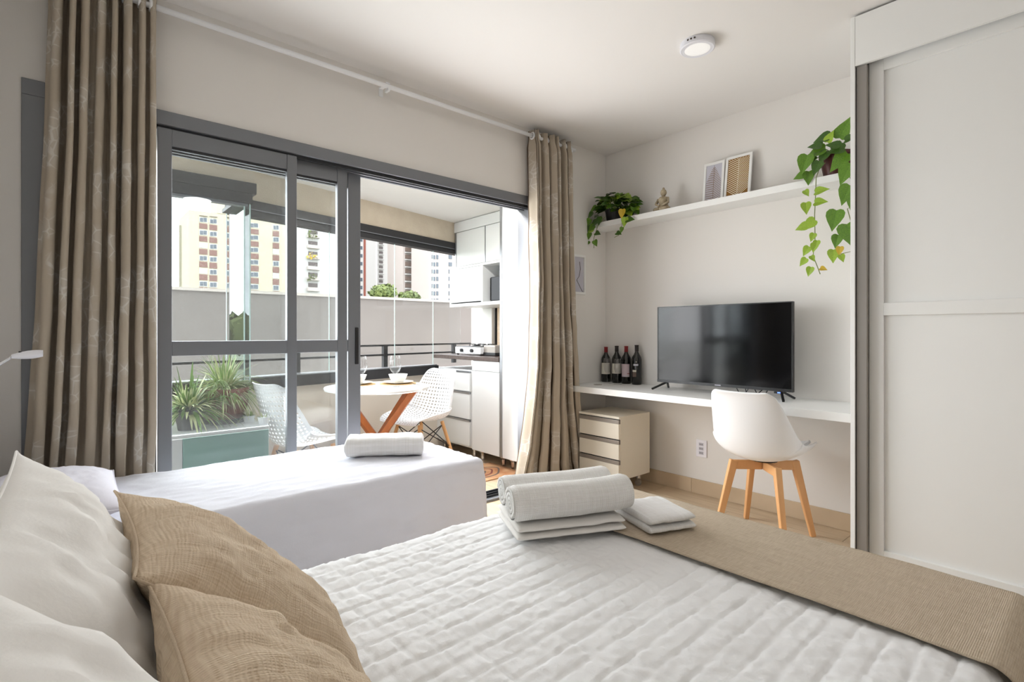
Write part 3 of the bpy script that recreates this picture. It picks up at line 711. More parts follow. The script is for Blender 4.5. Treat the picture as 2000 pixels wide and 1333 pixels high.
mesh_chair('white perforated shell chair on wooden legs between the table and kitchen drawers', (2.17, 3.62, 0), R(192))
mesh_chair('white perforated shell chair seen through the sliding door glass', (1.17, 3.36, 0), R(12))

# ------------------------------------------------------------------ planter cabinet and plants on the left
PZ = .60
pc = thing('planter_cabinet', 'white balcony cabinet with a mint green front under the plants', 'cabinet', (.68, 3.3, 0))
pa, pb = pZ(357, 850, PZ), pZ(528, 833, PZ)
fx0, fx1, fy = pa.x, pb.x, pa.y
B((fx0 - .06, fy + .012, 0), (fx1, fy + .46, PZ - .02)).build('body', 'white_lacquer', pc)
B((fx0 - .062, fy - .004, PZ - .0195), (fx1 + .003, fy + .48, PZ)).build('top', 'white_lacquer', pc, bevel=.003)
B((fx0, fy, .04), (fx1, fy + .0115, PZ - .022)).build('door', 'mint_lacquer', pc, bevel=.002)
B((fx0 - .06, fy, .0), (fx0 - .002, fy + .0115, PZ - .022)).build('stile', 'white_lacquer', pc, bevel=.002)
def spider(name, label, c, n, L, pot=None, seed=0, up=.7, m=('blade_green', 'blade_cream'), w=.012, group=None):
    random.seed(seed); t = thing(name, label, 'plant', c)
    if pot:
        pot_top = pot(t)
    else: pot_top = 0.0
    for mi, mm in enumerate(m):
        mb = MB()
        for k in range(n // 2):
            an = random.uniform(0, 2 * PI); l = L * random.uniform(.55, 1.05); el = random.uniform(.15, 1.3) * up; ww = w * random.uniform(.7, 1.2)
            d = Vector((math.cos(an), math.sin(an), 0)); s = Vector((-d.y, d.x, 0)); p = Vector(c) + Vector((0, 0, pot_top)) + d * .015; pts = []
            h, v = math.cos(el), math.sin(el); g = random.uniform(1.6, 2.6)
            if pot and math.sin(an) < -.35: l *= .62; g *= .8
            for q in range(8):
                f = q / 7; pos = p + d * (h * l * f) + Vector((0, 0, v * l * f - g * .5 * l * f * f * h)); pos.y = min(pos.y, 3.74); pts.append((pos, ww * (1 - f) ** .6 * (.5 + min(1, f * 4) * .5)))
            b = len(mb.v); vs = []; uv = []
            for pos, hw in pts: vs += [pos - s * hw / 2, pos - Vector((0, 0, hw * .25)), pos + s * hw / 2]; uv += [(0, 0)] * 3
            mb.add(vs, [(q * 3 + a, q * 3 + a + 1, q * 3 + a + 4, q * 3 + a + 3) for q in range(7) for a in (0, 1)], uv)
        ob = mb.build('blades', mm, t, fix=False, smooth=True); ob['kind'] = 'stuff'
    return t
pcn = pZ(438, 803, PZ)
bpx = pY(438, 790, fy + .30).x
def bigpot(t):
    c = Vector((bpx, fy + .30, PZ)); 
    MB().lathe([(.11, .0), (.115, .012), (.128, .03), (.122, .03), (.11, .012), (0, .01)], c, 32).build('saucer', 'pot_black', t, smooth=False)
    MB().lathe([(.088, .0125), (.118, .06), (.132, .13), (.128, .18), (.133, .182), (.133, .205), (.122, .205), (.118, .18), (0, .17)], c, 36).build('pot', 'terracotta', t, smooth=False)
    return .18
cc = Vector((bpx, fy + .30, PZ))
big = spider('spider_plant', 'large variegated spider plant in a terracotta bowl with black saucer', cc, 520, .36, bigpot, 3, 1.05, w=.012)
random.seed(12)
for px, py, l in ((425, 745, .09), (433, 775, .08), (455, 770, .07), (410, 765, .08)):   # hanging plantlets in front of the pot
    c = pY(px, py, fy + .15); mb = MB()
    for k in range(16):
        an = random.uniform(0, 2 * PI); d = Vector((math.cos(an), -abs(math.sin(an)) * .3, 0)); up_ = random.uniform(.0, .6); s = Vector((0, 0, 1)).cross(d).normalized()
        pts = [c + d * l * f * .8 + Vector((0, 0, up_ * l * f - 1.2 * l * f * f)) for f in (0, .25, .5, .75, 1)]
        vs = []
        for q, p_ in enumerate(pts): hw = .007 * (1 - q / 4) ** .6; vs += [p_ - Vector((0, 0, hw)) * .5 - s * hw * .5, p_ + Vector((0, 0, hw)) * .5 + s * hw * .5]
        mb.add(vs, [(2 * q, 2 * q + 1, 2 * q + 3, 2 * q + 2) for q in range(4)])
    ob = mb.build('plantlet', 'blade_green', big, fix=False); ob['kind'] = 'stuff'
def blackpot(t):
    c = ORG[t]; MB().lathe([(.05, .0), (.07, .11), (.074, .112), (.066, .112), (0, .1)], c, 24).build('pot', 'pot_black', t); return .1
lc = Vector((pY(368, 818, fy + .16).x, fy + .16, PZ))
spider('striped_plant', 'striped leafy plant in a black pot at the left end of the planter cabinet', lc, 230, .32, blackpot, 9, 1.1, ('leaf_green', 'blade_cream'), .024)
def tinypot(t):
    c = ORG[t]; MB().lathe([(.025, 0), (.034, .04), (.03, .04), (0, .035)], c, 16).build('pot', 'white_plastic', t); return .035
s3 = pZ(488, 826, PZ); spider('spider_plantlet', 'small spider plant in a little white pot on the planter cabinet', (s3.x, s3.y + .02, PZ), 60, .085, tinypot, 21, 1.2, w=.006)
s4 = pZ(517, 829, PZ); spider('spider_plantlet', 'tiny spider plant at the right corner of the planter cabinet', (s4.x, s4.y + .02, PZ), 34, .05, tinypot, 25, 1.0, w=.005)
gl = pZ(398, 829, PZ); fg = thing('glass_figurine', 'small clear wire figurine on the planter cabinet', 'figurine', (gl.x, gl.y, PZ))
c0 = ORG[fg]
MB().tube([c0 + Vector((-.008, 0, .0)), c0 + Vector((-.006, 0, .03)), c0 + Vector((0, 0, .036)), c0 + Vector((.006, 0, .03)), c0 + Vector((.008, 0, 0))], .0016, 6).build('legs', 'chrome', fg)
MB().tube([c0 + Vector((0, 0, .036)), c0 + Vector((-.012, 0, .05)), c0 + Vector((.004, 0, .066)), c0 + Vector((.01, 0, .05)), c0 + Vector((0, 0, .036))], .0016, 6).build('body', 'chrome', fg)

# ================================================================== WARDROBE, DESK, SHELF
random.seed(4)
WX, WY = 2.755, .79               # front face and the side next to the desk
wd = thing('wardrobe', 'tall white sliding door wardrobe with grey profile at its left edge', 'wardrobe', (3.07, -.3, 0))
WE = -1.6
B((WX, WY - .0, 0), (XW - .002, WY - .018, H - .012)).build('side_panel', 'white_laminate', wd, bevel=.001)
B((WX, WE, 0), (XW - .002, WE + .018, H - .012)).build('side_panel', 'white_laminate', wd)
B((WX + .09, WE + .0185, 0.001), (XW - .003, WY - .0185, .08)).build('plinth', 'white_laminate', wd)
B((WX + .09, WE + .0185, H - .04), (XW - .003, WY - .0185, H - .013)).build('top_panel', 'white_laminate', wd)
hz = pX(1668, 130, WX).z
B((WX + .001, WE + .0185, hz), (WX + .019, WY - .0185, H - .013)).build('valance', 'white_laminate', wd, bevel=.001)
DXF = WX + .045
yd = pX(1697, 600, DXF).y
B((WX + .012, WY - .0215, .08), (WX + .03, WY - .0182, hz - .002)).build('seal', 'black_metal', wd)
B((WX + .010, yd - .002, .08), (WX + .034, WY - .0218, hz - .002)).build('edge_profile', 'profile_grey', wd, bevel=.002)
def sdoor(y0, y1, xf):
    d = B((xf + .013, y1, .085), (xf + .026, y0, hz + .06)).build('sliding_door', 'white_laminate', wd, bevel=.001)
    sw = yd - pX(1726, 600, DXF).y
    zm0, zm1 = pX(1760, 616, xf).z, pX(1760, 591, xf).z
    ytop = pX(1727, 137, xf).z
    for nm, a, b, c, e in (('stile', y0, y0 - sw, .085, hz + .06), ('stile', y1 + sw, y1, .085, hz + .06), ('rail', y0 - sw, y1 + sw, zm0, zm1), ('rail', y0 - sw, y1 + sw, ytop, hz + .06), ('rail', y0 - sw, y1 + sw, .085, .15)):
        B((xf, b, c), (xf + .0128, a, e)).build(nm, 'white_laminate', d, bevel=.0015)
sdoor(yd, -.36, DXF); sdoor(-.33, WE + .02, DXF + .03)

DZ0, DZ1, DXE = .694, .738, 2.905
dk = B((DXE, WY + .002, DZ0), (XW - .001, YW - .001, DZ1)).build('floating_desk', 'white_laminate', org=(3.15, 1.75, DZ0), bevel=.0015)
tag(dk, 'long white floating desk fixed to the wall', 'desk')
gm = MB().lathe([(.032, 0), (.032, .0025), (.026, .003), (0, .003)], pZ(1168, 752, DZ1), 20).build('cable_grommet', 'steel_handle', dk, label='grey round cable cap in the desk')
sh = B((3.20, WY + .002, 1.965), (XW - .001, YW - .001, 2.006)).build('wall_shelf', 'white_laminate', org=(3.3, 1.75, 1.965), bevel=.001)
tag(sh, 'long white wall shelf above the television', 'shelf')
SZ = 2.0062
# drawer unit
du = thing('drawer_unit', 'cream three drawer pedestal with steel grip strips under the desk', 'drawers', (3.1, 2.42, 0))
dxf = 2.93; da, db = pX(1209, 880, dxf).y, pX(1131, 880, dxf).y; dz0, dz1 = .10, .548
dxe = pY(1269, 860, da).x
B((dxf + .018, da, dz0), (dxe, db, dz1)).build('body', 'cream_laminate', du, bevel=.0015)
B((dxf, da, dz1 - .016), (dxf + .0178, db, dz1)).build('top_edge', 'cream_laminate', du)
for k in range(3):
    z1 = dz1 - .018 - k * .143; z0 = z1 - .14
    if k == 2: z0 = dz0
    dr = B((dxf, da + .003, z0), (dxf + .0178, db - .003, z1 - .033)).build('drawer', 'cream_laminate', du, bevel=.001)
    B((dxf + .012, da + .003, z1 - .0328), (dxf + .0178, db - .003, z1 - .002)).build('recess', 'dark_gasket', dr)
    B((dxf - .001, da + .003, z1 - .0328), (dxf + .0115, db - .003, z1 - .005)).build('handle', 'steel_handle', dr, bevel=.002)
for xx in (dxf + .06, dxe - .06):
    for yy in (da + .06, db - .06):
        cs = MB().lathe([(.012, .049), (.02, .06), (.02, .0995)], (xx, yy, 0), 12).build('castor', 'chrome', du)
        MB().tube([(xx - .009, yy, .024), (xx + .009, yy, .024)], .024, 16).build('wheel', 'steel_handle', cs)

# television
tv = thing('television', 'black flat television standing on two splayed feet on the desk', 'television', (3.2, 1.66, DZ1))
TX = 3.20; ty0, ty1 = pX(1548, 680, TX).y, pX(1284, 680, TX).y; tz0, tz1 = .788, 1.318
B((TX + .006, ty0, tz0), (TX + .03, ty1, tz1)).build('back_shell', 'black_plastic', tv, bevel=.002)
B((TX + .0302, ty0 + .15, tz0 + .02), (TX + .075, ty1 - .15, tz0 + .3)).build('electronics_box', 'black_plastic', tv, bevel=.01)
bz = MB().box((TX, ty0, tz1 - .006), (TX + .0058, ty1, tz1)).box((TX, ty0, tz0 + .018), (TX + .0058, ty0 + .006, tz1 - .006)).box((TX, ty1 - .006, tz0 + .018), (TX + .0058, ty1, tz1 - .006)).box((TX - .002, ty0, tz0), (TX + .0058, ty1, tz0 + .018))
bz.build('bezel', 'black_plastic', tv)
B((TX + .002, ty0 + .006, tz0 + .018), (TX + .0057, ty1 - .006, tz1 - .006)).build('screen', 'screen', tv)
c = pX(1402, 757, TX); B((TX - .003, c.y - .02, tz0 + .006), (TX - .0021, c.y + .02, tz0 + .012)).build('logo', 'print_grey', tv, label='small silver logo on the lower bezel')
B((TX - .01, ty0 + .05, tz0 - .012), (TX + .004, ty0 + .1, tz0 - .001)).build('receiver_box', 'black_plastic', tv)
B((TX - .0115, ty0 + .055, tz0 - .009), (TX - .0101, ty0 + .08, tz0 - .003)).build('standby_light', 'led_blue', tv)
for yy, a, b in ((ty1 - .07, .055, -.02), (ty0 + .07, -.055, .02)):
    p = Vector((TX + .016, yy, tz0 + .003))
    MB().beam(p, (TX - .09, yy + a, DZ1 + .006), .014, .012).build('foot', 'black_plastic', tv, bevel=.002)
    MB().beam(p, (TX + .10, yy + a * .8, DZ1 + .006), .014, .012).build('foot', 'black_plastic', tv, bevel=.002)
cbm = MB(); 
for a, b, ph in ((1435, 1462, 0), (1455, 1490, 1), (1470, 1500, 2)):
    p, q = pX(a, 760, TX + .05), pX(b, 768, TX + .05); p.z = tz0 + .02; pts = []
    for k in range(9):
        f = k / 8; pts.append(Vector((TX + .05 - .06 * math.sin(f * PI) * (ph % 2), p.y + (q.y - p.y) * f, max(DZ1 + .005, p.z + (DZ1 + .004 - p.z) * math.sin(f * PI * .9)))))
    cbm.tube(pts, .0028, 6)
cbm.build('cable', 'black_plastic', tv)

# bottles and flutes on the desk
def bottle(label, px, cap, labels, h=.30, y=None):
    c = pX(px, 700, 3.345); c = Vector((3.345 - .0, c.y, DZ1)); k = h / .30
    t = thing('wine_bottle', label, 'bottle', c, 0, 'wine bottles on the desk')
    MB().lathe([(.034, .0), (.0375, .004), (.0375, .19 * k), (.034, .208 * k), (.02, .232 * k), (.0145, .245 * k), (.0142, .252 * k)], c, 28).build('glass_body', 'bottle_glass', t, smooth=True)
    MB().lathe([(.0142, .2525 * k), (.0148, .254 * k), (.0146, .29 * k), (.0158, .291 * k), (.0158, .299 * k), (0, .30 * k)] if True else [], c, 20).build('capsule', cap, t, smooth=False)
    vdir = math.atan2(-c.y, -c.x)
    for m_, z0, z1, a0, a1 in labels:
        MB().grid(lambda u, v: (c + Vector((.0379 * math.cos(vdir + R(a0 + (a1 - a0) * u)), .0379 * math.sin(vdir + R(a0 + (a1 - a0) * u)), z0 + (z1 - z0) * v)), (u, v)), 12, 1).build('label', m_, t, fix=False, solid=.0004)
    return t
bottle('dark wine bottle with red capsule, leftmost of the four', 1183.5, 'capsule_red', [('paper', .065, .155, -70, 62)], .285)
bottle('dark wine bottle with black capsule behind a wine glass, second from the corner', 1204.5, 'capsule_black', [('paper', .075, .155, -70, 62)], .295)
b3 = bottle('dark wine bottle with red capsule and a pinkish label, third of the four', 1223, 'capsule_red', [('paper_pink', .055, .155, -60, 40), ('print_red', .078, .083, 12, 40.2), ('print_grey', .058, .066, -45, 30)], .295)
bottle('dark wine bottle with a small white and brown label, nearest the television', 1243.5, 'capsule_black', [('paper', .098, .114, -55, -5), ('far_brown', .06, .0975, -55, -5), ('print_grey', .146, .16, -40, 18), ('paper', .172, .178, -12, 0)], .305)
for i, (px, lb) in enumerate(((1186, 'clear stemmed glass in front of the leftmost bottle'), (1206.5, 'clear stemmed glass in front of the second bottle'))):
    c = pX(px, 700, 3.24); wineglass('stemmed_glass', lb, (3.24, c.y, DZ1), .92, 'glasses on the desk', True)

# framed leaf prints leaning on the shelf
def leaf_print(name, label, pxl, pxr, w, h, xb, tilt, bgm, lm, seed, full):
    cy = (pX(pxl, 350, xb).y + pX(pxr, 350, xb).y) / 2
    t = thing(name, label, 'picture', (xb, cy, SZ), local=True); t.rotation_euler = (0, tilt, 0)
    e = .016
    MB().box((-.006, -w / 2, 0), (.006, w / 2, e)).box((-.006, -w / 2, h - e), (.006, w / 2, h)).box((-.006, -w / 2, e), (.006, -w / 2 + e, h - e)).box((-.006, w / 2 - e, e), (.006, w / 2, h - e)).build('frame', 'frame_white', t, bevel=.001)
    B((-.001, -w / 2 + e, e), (.004, w / 2 - e, h - e)).build('print', bgm, t)
    mb = MB(); iw = w / 2 - e - .002
    n_ = 20; z0, z1 = e + .004, h - e - .006
    mb.add([(-.0014, -.0012, z0), (-.0014, .0012, z0), (-.0014, .0012, z1), (-.0014, -.0012, z1)], [(0, 1, 2, 3)])
    for k in range(n_):
        f = k / (n_ - 1); z = z0 + (z1 - z0) * f * .97
        l = iw if full else iw * min(1, 1.6 * (1 - f) ** .8 + .02)
        for s in (-1, 1):
            up_ = l * (.75 if full else .4); top = min(z + up_, h - e - .003); l2 = l * ((top - z) / up_ if up_ > 0 else 1)
            mb.add([(-.0016, 0, z - .0026), (-.0016, s * l2, top - .0034), (-.0016, s * l2, top + .0006), (-.0016, 0, z + .0026)], [(0, 1, 2, 3)])
    mb.build('leaf_drawing', lm, t, fix=False)
leaf_print('leaf_picture', 'small white framed print of a pointed fern leaf on the shelf', 1372, 1412, .145, .29, 3.325, R(6), 'print_grey', 'print_fern', 1, False)
leaf_print('leaf_picture', 'white framed print of a golden palm leaf, nearer the wardrobe', 1414, 1464, .175, .30, 3.325, R(8), 'print_gold', 'print_white', 2, True)
# flower picture on the window wall
fp = thing('flower_picture', 'small white framed flower print on the wall beside the curtain', 'picture', (3.06, YW - .012, 1.44))
x0, x1, z0, z1 = 2.99, 3.135, 1.438, 1.748; e = .018
MB().box((x0, YW - .014, z0), (x1, YW - .001, z0 + e)).box((x0, YW - .014, z1 - e), (x1, YW - .001, z1)).box((x0, YW - .014, z0 + e), (x0 + e, YW - .001, z1 - e)).box((x1 - e, YW - .014, z0 + e), (x1, YW - .001, z1 - e)).build('frame', 'frame_white', fp)
B((x0 + e, YW - .007, z0 + e), (x1 - e, YW - .0015, z1 - e)).build('print', 'print_grey', fp)
yy = YW - .009; cx = (x0 + x1) / 2
MB().lathe([(.018, 0), (.012, .001)], (0, 0, 0), 12).build('flower_head', 'rattan', fp).matrix_local = Matrix.Translation(Vector((cx + .004, YW - .0075, z1 - .045)) - ORG[fp]) @ Matrix.Rotation(R(90), 4, 'X')
MB().tube([(cx + .006, yy, z1 - .055), (cx + .016, yy, z1 - .11), (cx, yy, z1 - .17), (cx - .028, yy, z1 - .20), (cx + .01, yy, z0 + .06), (cx + .04, yy, z0 + .022)], .0018, 6).build('flower_stem', 'ink', fp)
MB().poly([(cx - .028, yy, z1 - .195), (cx - .01, yy, z1 - .225), (cx + .018, yy, z0 + .052), (cx + .006, yy, z0 + .062)]).build('flower_leaf', 'print_gold', fp)

# seated statuette
sc_ = pX(1296, 405, 3.26); st = thing('seated_statuette', 'small beige seated meditating statuette on the shelf', 'statuette', (3.26, sc_.y, SZ))
c = ORG[st]
MB().lathe([(.0, 0), (.05, .0), (.055, .008), (.05, .022), (.036, .034), (.03, .05), (.036, .075), (.038, .088), (.028, .1), (.012, .106), (.01, .112)], c, 20).build('body', 'statue', st, smooth=True)
MB().lathe([(.0, .108), (.014, .112), (.021, .125), (.022, .138), (.018, .15), (.009, .157), (.009, .164), (.005, .17), (0, .172)], c, 18).build('head', 'statue', st, smooth=True)
for s in (-1, 1): MB().tube([c + Vector((-.005, s * .036, .09)), c + Vector((-.02, s * .05, .055)), c + Vector((-.045, s * .012, .034))], .011, 8, .008).build('arm', 'statue', st, smooth=True)
for s in (-1, 1): MB().tube([c + Vector((0, s * .03, .016)), c + Vector((-.03, s * .052, .014)), c + Vector((-.055, s * .005, .012))], .016, 8, .012).build('leg', 'statue', st, smooth=True)

# ------------------------------------------------------------------ pothos plants
def heart(L=1, wd=.78, fold=.12, m='leaf_green'):
    """leaf along +x, petiole at origin, normal +z"""
    out = [(0, 0), (-.06, .16), (-.02, .3), (.12, .4), (.32, .39), (.55, .28), (.78, .13), (1, 0)]
    vs = [(0, 0, 0), (.3, 0, -.02), (.6, 0, -.03), (1, 0, -.1)]; fs = []
    mb = MB()
    for s in (1, -1):
        o = [Vector((x, s * y * wd / .4 * .5, abs(y) * fold * 2 - .1 * x * x)) for x, y in out[1:-1]]
        c = [Vector((0, 0, 0)), Vector((.18, 0, -.003)), Vector((.42, 0, -.018)), Vector((.7, 0, -.05)), Vector((1, 0, -.1))]
        mb.add(c + o, [(0, 1, 7, 6, 5) if s > 0 else (5, 6, 7, 1, 0), (1, 2, 8, 7) if s > 0 else (7, 8, 2, 1), (2, 3, 9, 8) if s > 0 else (8, 9, 3, 2), (3, 4, 10, 9) if s > 0 else (9, 10, 4, 3)])
    return mb.data('leaf', m, smooth=True, fix=False)
LEAF = {m: heart(m=m) for m in ('leaf_green', 'leaf_dark', 'leaf_lime', 'leaf_yellow')}
def put_leaf(par, m, pos, size, dirv, nrm):
    d = Vector(dirv).normalized(); n_ = Vector(nrm); n_ = (n_ - d * n_.dot(d)).normalized(); s = n_.cross(d)
    o = bpy.data.objects.new('leaf', LEAF[m]); COL.objects.link(o); o.parent = par
    mtx = Matrix((d, s, n_)).transposed().to_4x4(); o.matrix_local = Matrix.Translation(Vector(pos) - ORG[par]) @ mtx @ Matrix.Scale(size, 4)
    return o
random.seed(31)
p1 = pX(1202, 418, 3.285); p1 = Vector((3.285, p1.y, SZ))
po = thing('pothos_plant', 'bushy pothos in a black pot at the corner end of the shelf', 'plant', p1)
MB().lathe([(.066, 0), (.08, .085), (.084, .088), (.076, .088), (0, .078)], p1, 28).build('pot', 'pot_black', po)
for k in range(120):
    an = random.uniform(R(100), R(330)); el = random.uniform(-.35, 1.35); rr = random.uniform(.11, .175)
    d = Vector((math.cos(an) * math.cos(el) * .7, math.sin(an) * math.cos(el) * 1.2 + .05, math.sin(el) * .8)); pos = p1 + Vector((-.01, 0, .085)) + d * rr
    if pos.y > 2.655: pos.y = 2.655 - random.uniform(0, .06)
    if pos.x > 3.31: pos.x = 3.31 - random.uniform(0, .05)
    if (pos - (p1 + Vector((0, 0, .05)))).xy.length < .085 and pos.z < SZ + .1: pos.z = SZ + .1 + random.uniform(0, .05)
    if pos.z < SZ + .05 and pos.x > 3.19: pos.z = SZ + .05 + random.uniform(0, .04)
    if -.05 < pos.y - p1.y < .04 and pos.z < SZ + .095 and pos.x < 3.25: continue
    dr = Vector((d.x + random.uniform(-.5, .0), d.y * .7 + random.uniform(-.5, .5), d.z * .2 - random.uniform(0, .45)))
    if pos.y > 2.62: dr.y = -abs(dr.y) * .3
    if pos.x > 3.27: dr.x = -abs(dr.x)
    put_leaf(po, random.choice(('leaf_green', 'leaf_dark', 'leaf_dark', 'leaf_dark', 'leaf_green', 'leaf_lime')), pos, random.uniform(.06, .088), dr, Vector((-.8, -.35, .6)) + d * .4)
stm = MB()
for k in range(16):
    y_ = p1.y + random.uniform(-.05, .05); stm.tube([(3.24, y_, SZ + .07), (3.21 + random.uniform(-.02, .02), y_ + random.uniform(-.03, .03), SZ + .16)], .0022, 5)
stm.build('stems', 'stem_green', po)
def vine(par, pts, X, leaves, sm='stem_green'):
    P = [pX(x, y, X) for x, y in pts]; MB().tube(P, .0022, 6).build('stem', sm, par)
    for x, y, L, ang, m in leaves:
        p = pX(x, y, X - .006); a = R(ang)   # ang: image direction of the tip, 0 = right, 90 = down
        d = Vector((0, -math.cos(a), -math.sin(a))) + Vector((-.12, 0, 0))
        put_leaf(par, m, p, L, d, Vector((-1, -.25, .35 + random.uniform(-.25, .25))))
vine(po, [(1182, 424), (1168, 440), (1160, 465), (1160, 485)], 3.18, [(1166, 432, .075, 150, 'leaf_dark'), (1160, 440, .07, 130, 'leaf_green'), (1160, 447, .07, 160, 'leaf_lime'), (1153, 428, .07, 120, 'leaf_green'), (1172, 424, .07, 100, 'leaf_dark'),
     (1153, 455, .06, 110, 'leaf_green'), (1163, 455, .06, 20, 'leaf_dark'), (1161, 470, .06, 60, 'leaf_green'), (1152, 472, .03, 130, 'leaf_green'), (1150, 440, .06, 100, 'leaf_dark'), (1158, 415, .07, 140, 'leaf_dark'), (1165, 405, .07, 160, 'leaf_green')])
vine(po, [(1214, 420), (1215, 440), (1208, 460), (1200, 464)], 3.18, [(1216, 409, .075, 95, 'leaf_yellow'), (1222, 425, .075, 100, 'leaf_lime'), (1224, 430, .075, 5, 'leaf_dark'), (1204, 455, .055, 20, 'leaf_dark'), (1216, 444, .05, 110, 'leaf_green')])
p2 = pX(1634, 330, 3.285); p2 = Vector((3.285, p2.y, SZ))
po2 = thing('pothos_plant', 'trailing pothos in a maroon pot beside the wardrobe', 'plant', p2)
MB().lathe([(.062, 0), (.082, .11), (.088, .112), (.088, .13), (.078, .13), (0, .115)], p2, 28).build('pot', 'pot_maroon', po2)
vine(po2, [(1612, 318), (1600, 330), (1594, 348), (1593, 380), (1591, 420), (1592, 465), (1588, 500), (1596, 520), (1602, 536)], 3.175,
     [(1592, 376, .075, -5, 'leaf_lime'), (1591, 396, .07, 5, 'leaf_lime'), (1574, 396, .07, 85, 'leaf_lime'), (1592, 430, .085, 145, 'leaf_lime'), (1578, 440, .07, 165, 'leaf_lime'), (1590, 456, .05, 110, 'leaf_lime'),
      (1592, 475, .055, 100, 'leaf_lime'), (1580, 482, .06, 120, 'leaf_lime'), (1575, 505, .055, 130, 'leaf_lime'), (1584, 522, .055, 105, 'leaf_lime'), (1602, 524, .04, 20, 'leaf_yellow'), (1572, 372, .045, 60, 'leaf_lime'), (1584, 500, .04, 60, 'leaf_lime'), (1596, 470, .05, 100, 'leaf_lime')])
vine(po2, [(1650, 330), (1668, 360), (1670, 400), (1655, 408), (1664, 440), (1655, 460), (1668, 490), (1640, 497)], 3.17,
     [(1660, 362, .11, 110, 'leaf_green'), (1634, 411, .115, 100, 'leaf_green'), (1654, 438, .135, 75, 'leaf_green'), (1637, 459, .075, 100, 'leaf_green'), (1628, 488, .075, 90, 'leaf_lime'), (1641, 482, .05, 95, 'leaf_yellow'), (1642, 498, .045, 70, 'leaf_lime'), (1672, 380, .1, 100, 'leaf_green')])
for x, y, L, ang, m in ((1577, 303, .15, 105, 'leaf_green'), (1612, 290, .14, 165, 'leaf_green'), (1580, 335, .11, 90, 'leaf_green'), (1573, 340, .09, 165, 'leaf_green'), (1600, 315, .11, 110, 'leaf_dark'), (1622, 265, .12, 170, 'leaf_dark'),
        (1616, 278, .09, -60, 'leaf_lime'), (1640, 270, .15, -62, 'leaf_green'), (1650, 290, .12, 180, 'leaf_dark'), (1655, 300, .16, 135, 'leaf_green'), (1662, 320, .16, 115, 'leaf_green'), (1615, 295, .1, 120, 'leaf_dark'), (1640, 285, .1, 200, 'leaf_dark'),
        (1605, 285, .1, 190, 'leaf_dark'), (1650, 275, .1, -10, 'leaf_dark'), (1630, 285, .09, 60, 'leaf_dark'), (1595, 305, .1, 180, 'leaf_green')):
    p = pX(x, y, 3.185 + random.uniform(-.02, .02)); a = R(ang)
    put_leaf(po2, m, p, L * .74, (-.15, -math.cos(a), -math.sin(a)), (-1, -.3, .5 + random.uniform(-.3, .3)))
stm = MB()
for x, y in ((1600, 300), (1615, 285), (1640, 275), (1655, 300), (1580, 320), (1650, 330)): q = pX(x, y, 3.19); stm.tube([p2 + Vector((-.03, 0, .12)), (p2 + Vector((-.03, 0, .17)) + q) / 2, q], .0024, 6)
stm.build('stems', 'stem_green', po2)

# ------------------------------------------------------------------ ceiling lamp, outlet, reading lamp
lc_ = pZ(1362, 92, H - .02); cl = thing('ceiling_lamp', 'small round white surface mounted ceiling lamp', 'ceiling lamp', (lc_.x, lc_.y, H))
MB().lathe([(.083, H - .0005), (.085, H - .03), (.079, H - .034), (.072, H - .033)], (lc_.x, lc_.y, 0), 40).build('housing', 'lamp_white', cl, smooth=False)
MB().lathe([(.0725, H - .0325), (.05, H - .0335), (0, H - .034)], (lc_.x, lc_.y, 0), 40).build('diffuser', 'lens_white', cl)
va = math.atan2(-lc_.y, -lc_.x) - .25
for k in (-1, 0, 1):
    a = va + k * .2 - .1 + PI * 0; MB().obox((lc_.x + .085 * math.cos(a), lc_.y + .085 * math.sin(a), H - .014), Vector((-math.sin(a), math.cos(a), 0)) * .004, Vector((math.cos(a), math.sin(a), 0)) * .001, (0, 0, .004)).build('vent_slot', 'ink', cl)
bl_ = thing('ceiling_lamp', 'added round white fill lamp over the unseen rear of the room', 'ceiling lamp', (1.1, -.9, H))  # extra lamp added out of view to fill the camera-facing sides
MB().lathe([(.143, H - .0005), (.145, H - .03), (.139, H - .034), (.132, H - .033)], (1.1, -.9, 0), 40).build('housing', 'lamp_white', bl_)
MB().lathe([(.1325, H - .0325), (.05, H - .0335), (0, H - .034)], (1.1, -.9, 0), 40).build('diffuser', 'lens_white', bl_)
area('rear_fill_light', (1.1, -.9, H - .04), (0, 0, 0), .26, .26, 3, (1, .98, .96), 'DISK')
ou = thing('wall_outlet', 'white wall plate with three sockets under the desk', 'outlet', (XW, 1.885, .32))
B((XW - .008, 1.845, .262), (XW - .0005, 1.925, .382)).build('plate', 'outlet_white', ou, bevel=.003)
for zz in (.292, .322, .352):
    s_ = B((XW - .0095, 1.868, zz - .011), (XW - .0081, 1.902, zz + .011)).build('socket', 'print_grey', ou)
    for dy in (-.009, 0, .009): B((XW - .0102, 1.885 + dy - .002, zz - .003), (XW - .0096, 1.885 + dy + .002, zz + .003)).build('hole', 'ink', s_)
rl = thing('reading_lamp', 'white gooseneck reading lamp over the single bed', 'lamp', (XH, 2.3, 1.0))
hd_ = pY(64, 690, 2.3)
B((XH + .0005, 2.26, .96), (XH + .03, 2.34, 1.04)).build('wall_plate', 'lamp_white', rl, bevel=.006)
MB().tube([(XH + .03, 2.3, 1.0), (XH + .05, 2.3, 1.03), (XH + .075, 2.3, 1.05), (hd_.x - .05, 2.3, 1.057)], .004, 8).build('gooseneck', 'chrome', rl, smooth=True)
h0 = Vector((hd_.x - .05, 2.3, 1.057))
MB().grid(lambda u, v: (h0 + Vector((v * .075, .016 * math.sin(u * 2 * PI) * (.45 + .8 * math.sin(min(v * 1.3, 1) * PI / 2)), .0125 * math.cos(u * 2 * PI) * (.5 + .6 * math.sin(min(v, 1) * PI * .8)) + .008 * v)), (u, v)), 18, 8, True).build('lamp_head', 'lamp_white', rl, smooth=True)
